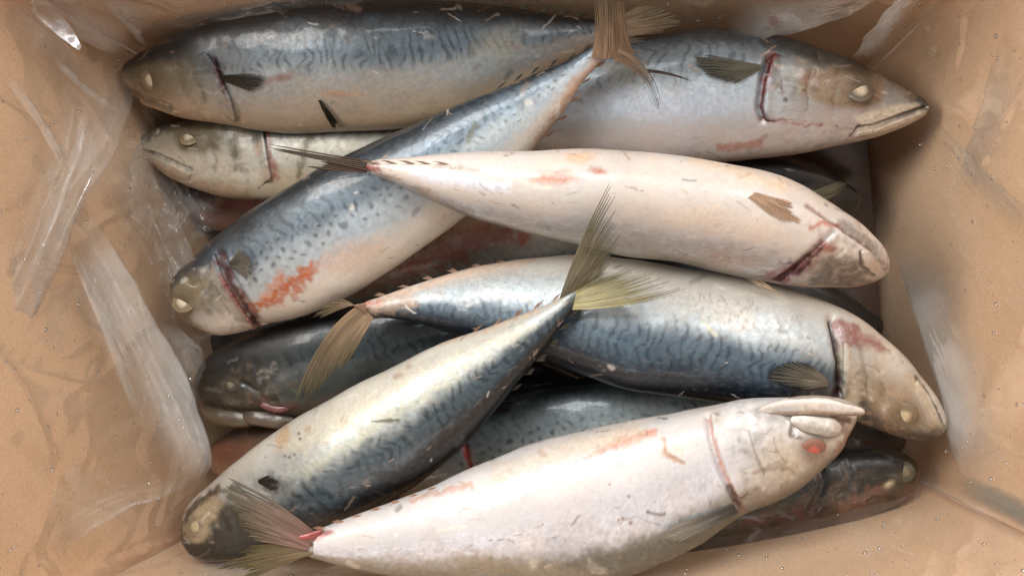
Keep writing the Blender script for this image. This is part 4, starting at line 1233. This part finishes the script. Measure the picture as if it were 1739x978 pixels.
Hf.stain('line', [(1100, 870), (1128, 874)], 3, (96, 80, 70), .8, rough=3)
Hf.stain('line', [(1040, 890), (1080, 878), (1120, 890)], 2, (140, 124, 110), .6, rough=4)
Hf.stain('line', [(1345, 706), (1400, 706), (1440, 714)], [4, 5, 8], (70, 52, 46), .85, rough=3)
Hf.stain('line', [(1428, 722), (1440, 740), (1420, 770)], 9, (136, 98, 80), .6, rough=6)
Hf.stain('line', [(1340, 705), (1344, 740), (1360, 745)], 4, (84, 72, 66), .7, rough=5)
head(Hf, (1456, 724), GH, (1381, 765), 13)
Hf.stain('line', [(960, 962), (1060, 948), (1150, 925), (1220, 890)], [14, 30, 26, 14], (84, 84, 76), .6, rough=14)
Hf.stain('line', [(560, 950), (700, 960), (860, 962)], [8, 16, 22], (140, 128, 106), .6, rough=10)
wear(Hf)
Hf.build('body', SKIN, eH, bH)
Hf.patch('gill_cover', [(1209, 706), (1216, 745), (1234, 798), (1254, 842), (1290, 836), (1284, 800), (1300, 750), (1330, 712), (1300, 690), (1260, 690)], [(1209, 706), (1216, 745), (1234, 798), (1254, 842)], eH, bH, lift1=.0014)
JH = Loft([(1288, 699, 8, .0180), (1330, 692, 14, .0195), (1370, 689, 16, .0215), (1410, 690, 15, .0238), (1442, 694, 11, .025), (1469, 701, 5, .025)], (204, 200, 190), ns=130, nv=60, nh=20, seed=133, tipr=14, tailr=9, lump=.06)
JH.paint(dict(belly=(206, 194, 184), flank=(200, 190, 180), mid=(168, 154, 140), back=(104, 92, 82)), sg=-1, bars=0)
JH.stain('line', [(1340, 676), (1400, 673), (1464, 692)], 3, (110, 96, 86), .7, rough=2)
JH.stain('line', [(1380, 700), (1440, 706), (1466, 704)], 4, (120, 100, 88), .6, rough=3)
JH.stain('line', [(1295, 704), (1330, 700), (1350, 704)], 7, (120, 110, 100), .6, rough=6)
JH.build('lower_jaw', SKIN, eH, bH)
UH = Loft([(1342, 712, 6, .0195), (1358, 715, 13, .0205), (1390, 721, 16, .0210), (1412, 727, 15, .0205), (1428, 732, 8, .0185)], 180, ns=90, nv=50, nh=18, seed=134, tipr=5, tailr=5, k=(.22, .25, .25), lump=.14)
UH.paint(dict(belly=(196, 186, 176), flank=(190, 180, 168), mid=(160, 148, 136), back=(150, 136, 122)), sg=-1, bars=0)
UH.stain('line', [(1346, 735), (1400, 742), (1430, 744)], 5, (110, 96, 88), .7, rough=4)
UH.build('upper_jaw', SKIN, eH, bH)
eye(Hf, eH, bH, (1381, 765), 13, col=(176, 92, 78), ring=(120, 84, 72))
body_fin(Hf, 'pectoral_fin', [(1244, 852), (1252, 866)], [(1124, 892), (1120, 905), (1146, 914)], eH, bH, n=16, c0=(70, 64, 56), c1=(168, 158, 142), lines=.4, seed=34, alpha=(1, .8), jag=.15)
finlets(Hf, eH, bH, np.linspace(.74, .95, 7), False, size=(22, 7), col=(196, 150, 124))
fin('tail_fin', pts([(540, 908, .0205), (520, 934, .0215)]), pts([(372, 806, .012), (374, 834, .013), (396, 876, .013), (424, 920, .012)]), eH, bH, n=17, m=18, c0=(150, 112, 98), c1=(104, 100, 82), seed=35, jag=.14, split=.85, alpha=(1, .88), ctrl=pts([(474, 846, .022), (452, 860, .022), (450, 888, .022), (460, 920, .022)]))
fin('tail_fin', pts([(532, 922, .0208), (532, 940, .019)]), pts([(418, 926, .010), (360, 966, .006), (402, 992, .006)]), eH, bH, n=13, m=18, c0=(140, 118, 92), c1=(98, 94, 60), seed=36, jag=.25, split=.8, alpha=(1, .85), ctrl=pts([(460, 922, .018), (440, 938, .016), (456, 968, .014)]))
Hf_red = Loft([(548, 900, 3, .0195), (528, 908, 6, .0205), (505, 912, 4, .0205)], 0, ns=40, nv=24, nh=10, seed=137, tipr=6, tailr=6, lump=.2)
Hf_red.paint(dict(belly=(150, 66, 62), flank=(140, 58, 56), mid=(120, 50, 48), back=(96, 44, 40)), sg=-1, bars=0)
Hf_red.build('torn_flesh', SKIN, eH, bH)

# ---- bottom layer filling the gaps, deep shade put into its skin colour
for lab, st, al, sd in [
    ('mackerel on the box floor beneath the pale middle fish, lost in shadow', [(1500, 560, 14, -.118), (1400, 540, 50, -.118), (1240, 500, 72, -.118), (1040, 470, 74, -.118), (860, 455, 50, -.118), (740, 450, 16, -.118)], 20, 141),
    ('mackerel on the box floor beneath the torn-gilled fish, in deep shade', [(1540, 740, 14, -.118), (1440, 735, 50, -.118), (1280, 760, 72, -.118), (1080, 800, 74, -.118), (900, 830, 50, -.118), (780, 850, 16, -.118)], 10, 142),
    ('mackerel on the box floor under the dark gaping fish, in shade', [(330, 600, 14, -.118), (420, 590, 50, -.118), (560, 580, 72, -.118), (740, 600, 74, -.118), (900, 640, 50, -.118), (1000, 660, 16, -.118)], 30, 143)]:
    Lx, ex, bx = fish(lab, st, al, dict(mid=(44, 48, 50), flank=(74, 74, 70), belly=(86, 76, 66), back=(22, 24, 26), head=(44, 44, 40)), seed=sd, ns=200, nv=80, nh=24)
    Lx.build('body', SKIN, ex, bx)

# ============================================================ the plastic liner
liner = empty('plastic_liner', (cen[0], cen[1], ZB + .004))
tag(liner, 'clear crumpled plastic bag lining the cardboard box and folded along the left wall', 'liner')
LB = np.array(liner.location)


def perim(off):
    """rounded inner outline, list of (x, y, nx, ny)"""
    out = []
    n = 4
    for i in range(4):
        a, b = corners[i], corners[(i + 1) % 4]
        t = (b - a); L = np.linalg.norm(t); t = t / L
        nn = np.array([t[1], -t[0]])
        if nn @ (cen - (a + b) / 2) < 0: nn = -nn
        m = int(L / 0.0011)
        for k in range(m):
            p = a + t * (0.012 + (L - 0.024) * k / (m - 1))
            out.append((*(p + nn * off), *nn, i, k / (m - 1)))
    return np.array(out)


pr = perim(0.0065)
nz = 190
zz = np.linspace(ZB + .006, ZT + .004, nz)
ii = np.arange(len(pr))
X = pr[:, None, 0] + 0 * zz; Y = pr[:, None, 1] + 0 * zz; Z = zz[None, :] + 0 * X
sl = fbm(X * 16 + Z * 9, Y * 16 - Z * 7, Z * 7, 201, 3)
rid = 1 - np.abs(2 * fbm(X * 26 + Z * 14, Y * 26 + Z * 10, Z * 9, 202, 3) - 1)
amp = 0.0035 * sstep(.45, .8, sl) + 0.0012 * np.clip(rid - .8, 0, 1) * 5
arc = np.r_[0, np.cumsum(np.hypot(np.diff(pr[:, 0]), np.diff(pr[:, 1])))]
AZ = np.stack(np.broadcast_arrays(arc[:, None], zz[None, :]), -1)
AZw = AZ + .006 * np.stack([vnoise(X * 40, Y * 40, Z * 40, 211) - .5, vnoise(X * 40, Y * 40, Z * 40, 212) - .5], -1)
cr = np.random.default_rng(77)
for k in range(110):
    a0 = np.array([cr.random() * arc[-1], ZB + .05 + (ZT - ZB - .05) * cr.random()])
    an = math.radians(cr.choice([65, 115, 90, 40, 140]) + 30 * (cr.random() - .5)); ln = .02 + .08 * cr.random()
    b0 = a0 + ln * np.array([math.cos(an), math.sin(an)])
    sel = np.where(np.abs(arc - (a0[0] + b0[0]) / 2) < ln * .6 + .02)[0]
    d, t0 = seg_dist(AZw[sel], [a0, b0])
    wd = .0012 + .0022 * cr.random()
    amp[sel] += (.0008 + .0022 * cr.random()) * np.exp(-np.abs(d / wd) ** 1.3) * np.sin(np.pi * np.clip(t0, .03, .97)) ** .6
bw = np.zeros_like(X)
for i in range(4):
    mk = pr[:, 4] == i
    bw[mk] = bow_at(i, pr[mk, 5][:, None], zz[None, :])
amp = amp - bw
V = np.stack([*flare(X + pr[:, None, 2] * amp, Y + pr[:, None, 3] * amp, Z), Z], -1)
gf = grid_faces(nz, len(pr), True)
np_mesh('film_sheet', V.transpose(1, 0, 2).reshape(-1, 3), gf, FILM, liner, LB, np.ones((V.shape[0] * V.shape[1], 4)))


def sheet(name, e1, e2, mat, nu=160, nv=50, amp=.002, bulge=.004, seed=1, roll=True, sc=60, fade=0.8, crease=.0028):
    """a lifted band of film from its lip e1 to e2 (px, py, z), thinning out towards e2; rolled gives it a doubled lip"""
    a, _ = resample(np.asarray(e1, float), nu); b, _ = resample(np.asarray(e2, float), nu)
    a = np.array([at(*p) for p in a]); b = np.array([at(*p) for p in b])
    up = RM[:, 2]
    vs = np.linspace(0, 1, nv)
    P = np.array([a + (b - a) * v + up * bulge * math.sin(math.pi * v) ** .7 for v in vs])
    al = np.array([np.ones(nu) * (1 - sstep(1 - fade, 1, v)) for v in vs])
    vv = np.repeat(vs[:, None], nu, 1)
    if roll:
        Q = np.array([a + (b - a) * v * .8 + up * (-.003 - bulge * .4 * math.sin(math.pi * v)) for v in vs[1:]])[::-1]
        P = np.concatenate([Q, P]); al = np.concatenate([al[1:][::-1], al]); vv = np.concatenate([-vv[1:][::-1], vv])
    uu = np.repeat(np.linspace(0, 1, nu)[None], len(P), 0)
    n = fbm(P[..., 0] * sc, P[..., 1] * sc, P[..., 2] * sc, seed, 3) - .5
    # long pleats running along the band, a few crossing it
    w = fbm(uu * 4, vv * 3, 0, seed + 3, 2)
    r1 = 1 - np.abs(2 * vnoise(vv * 7 + 2.5 * w, uu * 2.2, 0, seed + 5) - 1)
    r2 = 1 - np.abs(2 * vnoise(uu * 9 + vv * 2, vv * 1.5, 0, seed + 6) - 1)
    ed = (sstep(0, .3, np.linspace(0, 1, nu)) * sstep(0, .3, 1 - np.linspace(0, 1, nu)))[None]
    P = P + up * (amp * 2 * n + crease * (r1 ** 3 + .6 * r2 ** 4))[..., None]
    # uneven lip
    al = al * ed * (0.75 + 0.5 * vnoise(uu * 6, vv * 3, 0, seed + 9))
    lip = (vnoise(uu * 14, 0, 0, seed + 11) - .5) * .0022 * np.clip(1 - np.abs(vv) * 4, 0, 1)
    dirv = (a - b); dirv /= np.linalg.norm(dirv, axis=1)[:, None]
    P = P + dirv[None] * lip[..., None]
    col = np.ones(P.shape[:2] + (4,)); col[..., 3] = np.clip(al, 0, 1)
    return np_mesh(name, P.reshape(-1, 3), grid_faces(*P.shape[:2]), mat, liner, LB, col.reshape(-1, 4))


sheet('fold', [(214, 88, .000), (224, 165, .006), (195, 255, .016), (150, 335, .026), (62, 520, .040), (-30, 690, .05), (-130, 860, .06)],
      [(90, 60, .03), (84, 160, .035), (66, 290, .045), (30, 400, .05), (-40, 540, .058), (-130, 690, .06), (-230, 840, .065)], FOLD, seed=3, fade=.6)
sheet('fold', [(146, 340, .02), (200, 430, .008), (262, 540, .0), (320, 650, -.006), (346, 720, -.008), (357, 795, -.006), (300, 835, .004)],
      [(96, 360, .034), (120, 480, .030), (160, 590, .026), (225, 700, .018), (262, 765, .013), (280, 800, .01), (272, 826, .01)], FOLD, seed=13, bulge=.003, fade=.7, crease=.0016)
sheet('fold', [(352, 803, -.004), (290, 838, .006), (222, 862, .014), (150, 905, .024), (80, 968, .034), (40, 1010, .04)],
      [(300, 790, .006), (262, 800, .016), (190, 810, .026), (120, 840, .036), (40, 900, .045), (0, 950, .05)], FILM, seed=23, bulge=.002)
sheet('fold', [(190, 190, -.03), (240, 260, -.045), (300, 360, -.055), (330, 450, -.05), (310, 560, -.04)],
      [(160, 330, -.005), (190, 380, -.02), (240, 450, -.025), (270, 530, -.03), (290, 600, -.03)], CRUMP, seed=33, amp=.009, sc=75, roll=False, crease=.006)
sheet('fold', [(200, 180, -.05), (270, 200, -.07), (360, 330, -.075), (400, 380, -.075)],
      [(190, 330, -.02), (260, 420, -.045), (320, 440, -.06), (370, 420, -.07)], CRUMP, seed=43, amp=.009, sc=85, roll=False, crease=.006)
sheet('fold', [(290, 545, -.03), (320, 570, -.038), (345, 600, -.04), (335, 680, -.04)],
      [(240, 520, -.004), (270, 590, -.008), (300, 640, -.01), (325, 690, -.012)], CRUMP, seed=47, amp=.006, sc=100, nv=40, roll=False)
# folds by the upper corners
sheet('fold', [(1448, 104, -.02), (1472, 62, -.004), (1510, 16, .012), (1545, -30, .024)],
      [(1500, 106, -.012), (1530, 60, .004), (1560, 10, .018), (1590, -30, .03)], FOLD, seed=53, bulge=.004)
sheet('fold', [(1230, 70, -.02), (1330, 60, -.012), (1430, 30, .004), (1520, -20, .02)],
      [(1230, -10, .012), (1320, -16, .015), (1420, -26, .022), (1500, -40, .03)], FOLD, seed=63, bulge=.003, fade=.6, crease=.0010)
sheet('fold', [(206, 96, -.004), (170, 86, .006), (110, 50, .022), (40, -10, .045)],
      [(250, 70, -.002), (230, 40, .010), (180, 0, .026), (120, -40, .045)], FOLD, seed=73, bulge=.003, amp=.003)
sheet('fold', [(1500, 395, -.055), (1528, 450, -.05), (1556, 540, -.045), (1592, 660, -.04), (1614, 760, -.04), (1650, 850, -.035)],
      [(1570, 380, -.01), (1610, 440, -.008), (1650, 530, -.005), (1705, 650, -.005), (1730, 760, -.005), (1745, 860, -.005)], SOFT, seed=83, bulge=.002, amp=.0012, fade=.85, crease=.0006)
for e1, e2 in [([(116, 405, .034), (168, 520, .028), (222, 655, .018), (250, 730, .012)], [(106, 405, .037), (157, 522, .031), (210, 660, .022), (240, 734, .015)]),
               ([(140, 430, .030), (190, 545, .024), (236, 640, .018)], [(132, 432, .033), (182, 548, .027), (230, 642, .020)]),
               ([(10, 120, .06), (70, 200, .05), (120, 290, .04)], [(0, 130, .063), (60, 210, .053), (110, 298, .043)]),
               ([(200, 20, .012), (240, 60, .0), (250, 80, -.004)], [(190, 28, .014), (228, 66, .002), (240, 84, -.002)]),
               ([(90, 90, .04), (150, 150, .02), (205, 190, .004)], [(84, 100, .042), (144, 160, .022), (200, 200, .006)])]:
    sheet('crease', e1, e2, FOLD, nv=14, seed=int(e1[0][0]), bulge=.002, amp=.0005, crease=.0004, fade=.6)

sheet('fold', [(1702, 60, .03), (1668, 180, .005), (1640, 260, -.012), (1622, 330, -.02)],
      [(1780, 90, .05), (1745, 200, .03), (1700, 280, .012), (1660, 340, -.008)], FILM, seed=91, bulge=.002, amp=.0015, fade=.95)
sheet('fold', [(1590, 205, -.03), (1640, 260, -.012), (1690, 310, .008), (1760, 370, .03)],
      [(1584, 240, -.03), (1626, 300, -.016), (1676, 360, .0), (1740, 430, .02)], FILM, seed=92, bulge=.002, amp=.0015, fade=.9)
sheet('fold', [(330, 8, .0), (420, 26, -.008), (520, 4, -.002), (640, -10, .004)],
      [(300, -30, .015), (420, -36, .012), (520, -40, .012), (640, -44, .014)], FOLD, seed=93, bulge=.002, amp=.002, fade=.9)
sheet('fold', [(236, 62, -.006), (190, 20, .012), (150, -20, .028)],
      [(300, 40, -.004), (270, 0, .012), (240, -40, .028)], FOLD, seed=94, bulge=.003, amp=.002, fade=.9)
sheet('fold', [(150, 140, .018), (120, 80, .03), (60, 30, .045), (0, -10, .06)],
      [(100, 180, .03), (70, 120, .04), (20, 70, .055), (-40, 20, .07)], FILM, seed=95, bulge=.002, amp=.002, fade=.9)
sheet('fold', [(330, 560, -.035), (345, 600, -.04), (330, 650, -.035), (345, 690, -.04)],
      [(290, 560, -.014), (300, 600, -.014), (310, 650, -.016), (318, 690, -.018)], CRUMP, seed=96, amp=.005, sc=110, roll=False, crease=.005)
sheet('fold', [(300, 965, -.005), (420, 952, -.02), (540, 960, -.02), (620, 972, -.02)],
      [(300, 1010, .01), (420, 1010, .005), (540, 1010, .002), (620, 1010, .0)], FILM, seed=97, bulge=.002, amp=.002, fade=.9)

# a flat pleat of film in the upper left corner that mirrors the window
c0 = at(70, 30, .035)
nl = np.array([-0.28, 0.62, 1.35]) - c0; nl /= np.linalg.norm(nl)
nc = CAM - c0; nc /= np.linalg.norm(nc)
hn = nl + nc; hn /= np.linalg.norm(hn)


def on_plane(px, py):
    d = at(px, py, 0) - CAM
    return CAM + d * (((c0 - CAM) @ hn) / (d @ hn))


R1, _ = resample([(18, -14), (60, 28), (100, 62), (134, 86)], 40)
R2, _ = resample([(66, -16), (96, 18), (124, 52), (139, 80)], 40)
GP = np.array([[on_plane(*(R1[i] + (R2[i] - R1[i]) * v)) for i in range(40)] for v in np.linspace(0, 1, 10)])
GP += hn * ((fbm(GP[..., 0] * 120, GP[..., 1] * 120, GP[..., 2] * 120, 301, 2) - .5) * .0012)[..., None]
PLEAT = film_material('film_pleat', milky=0.2, gloss=2.2, bump=.05, rough=.22)
np_mesh('fold', GP.reshape(-1, 3), grid_faces(10, 40), PLEAT, liner, LB, np.ones((400, 4)))

# ============================================================ water droplets
m, t, out = nt('water')
gl = N(t, 'ShaderNodeBsdfGlossy'); gl.inputs['Roughness'].default_value = 0.08
tr = N(t, 'ShaderNodeBsdfTransparent'); tr.inputs[0].default_value = (0.93, 0.92, 0.90, 1)
fr = N(t, 'ShaderNodeFresnel'); fr.inputs[0].default_value = 1.45
mx = N(t, 'ShaderNodeMixShader')
fm = N(t, 'ShaderNodeMath', _operation='MULTIPLY_ADD'); fm.inputs[1].default_value = 1.2; fm.inputs[2].default_value = 0.18
t.links.new(fr.outputs[0], fm.inputs[0])
t.links.new(fm.outputs[0], mx.inputs[0]); t.links.new(tr.outputs[0], mx.inputs[1]); t.links.new(gl.outputs[0], mx.inputs[2])
t.links.new(mx.outputs[0], out.inputs[0])
WATER = m
dv, df = [], []
la = np.linspace(0.05, math.pi - .05, 7)[:, None]; lo = np.linspace(0, 2 * math.pi, 10, endpoint=False)[None]
sph = np.stack([np.sin(la) * np.cos(lo), np.sin(la) * np.sin(lo), np.cos(la) + 0 * lo], -1).reshape(-1, 3)
sf = grid_faces(7, 10, True)
Pn = V.reshape(-1, 3)
nrm = np.repeat(np.stack([pr[:, 2], pr[:, 3], 0 * pr[:, 2]], -1)[:, None], nz, 1).reshape(-1, 3)
ppx = proj(Pn)
okk = np.where((ppx[:, 0] > 0) & (ppx[:, 0] < W) & (ppx[:, 1] > 0) & (ppx[:, 1] < H) & (Pn[:, 2] > -.06))[0]
cnt = 0
for i in rng.choice(okk, 620):
    r = 0.00035 + 0.0007 * rng.random() ** 3
    n = nrm[i]; a = np.array([-n[1], n[0], 0]); b = np.array([0, 0, 1.0])
    j = Pn[i] + a * (rng.random() - .5) * .004 + b * (rng.random() - .5) * .004
    q = j + n * r * .3 + r * (sph[:, :1] * a * (0.8 + .5 * rng.random()) + sph[:, 1:2] * b + sph[:, 2:] * n * .7)
    dv.append(q); df.append(sf + cnt * len(sph)); cnt += 1
for x, y, r in [(276, 655, 1.3), (286, 672, 1.6), (305, 690, 1.0), (304, 712, 1.5), (311, 726, 1.2), (252, 820, 1.2), (268, 817, .9), (68, 497, 1.5), (42, 440, 1.4), (323, 643, 1.5), (128, 440, .9), (70, 60, .9)]:
    c = at(x, y, .014 if x > 200 else .055)
    dv.append(c + sph * r * .00055 * np.array([1.1, 1, .6])); df.append(sf + cnt * len(sph)); cnt += 1
tag(np_mesh('water_droplets', np.concatenate(dv), np.concatenate(df), WATER), kind='stuff')

print('tris', sum(len(o.data.polygons) for o in scene.objects if o.type == 'MESH'))
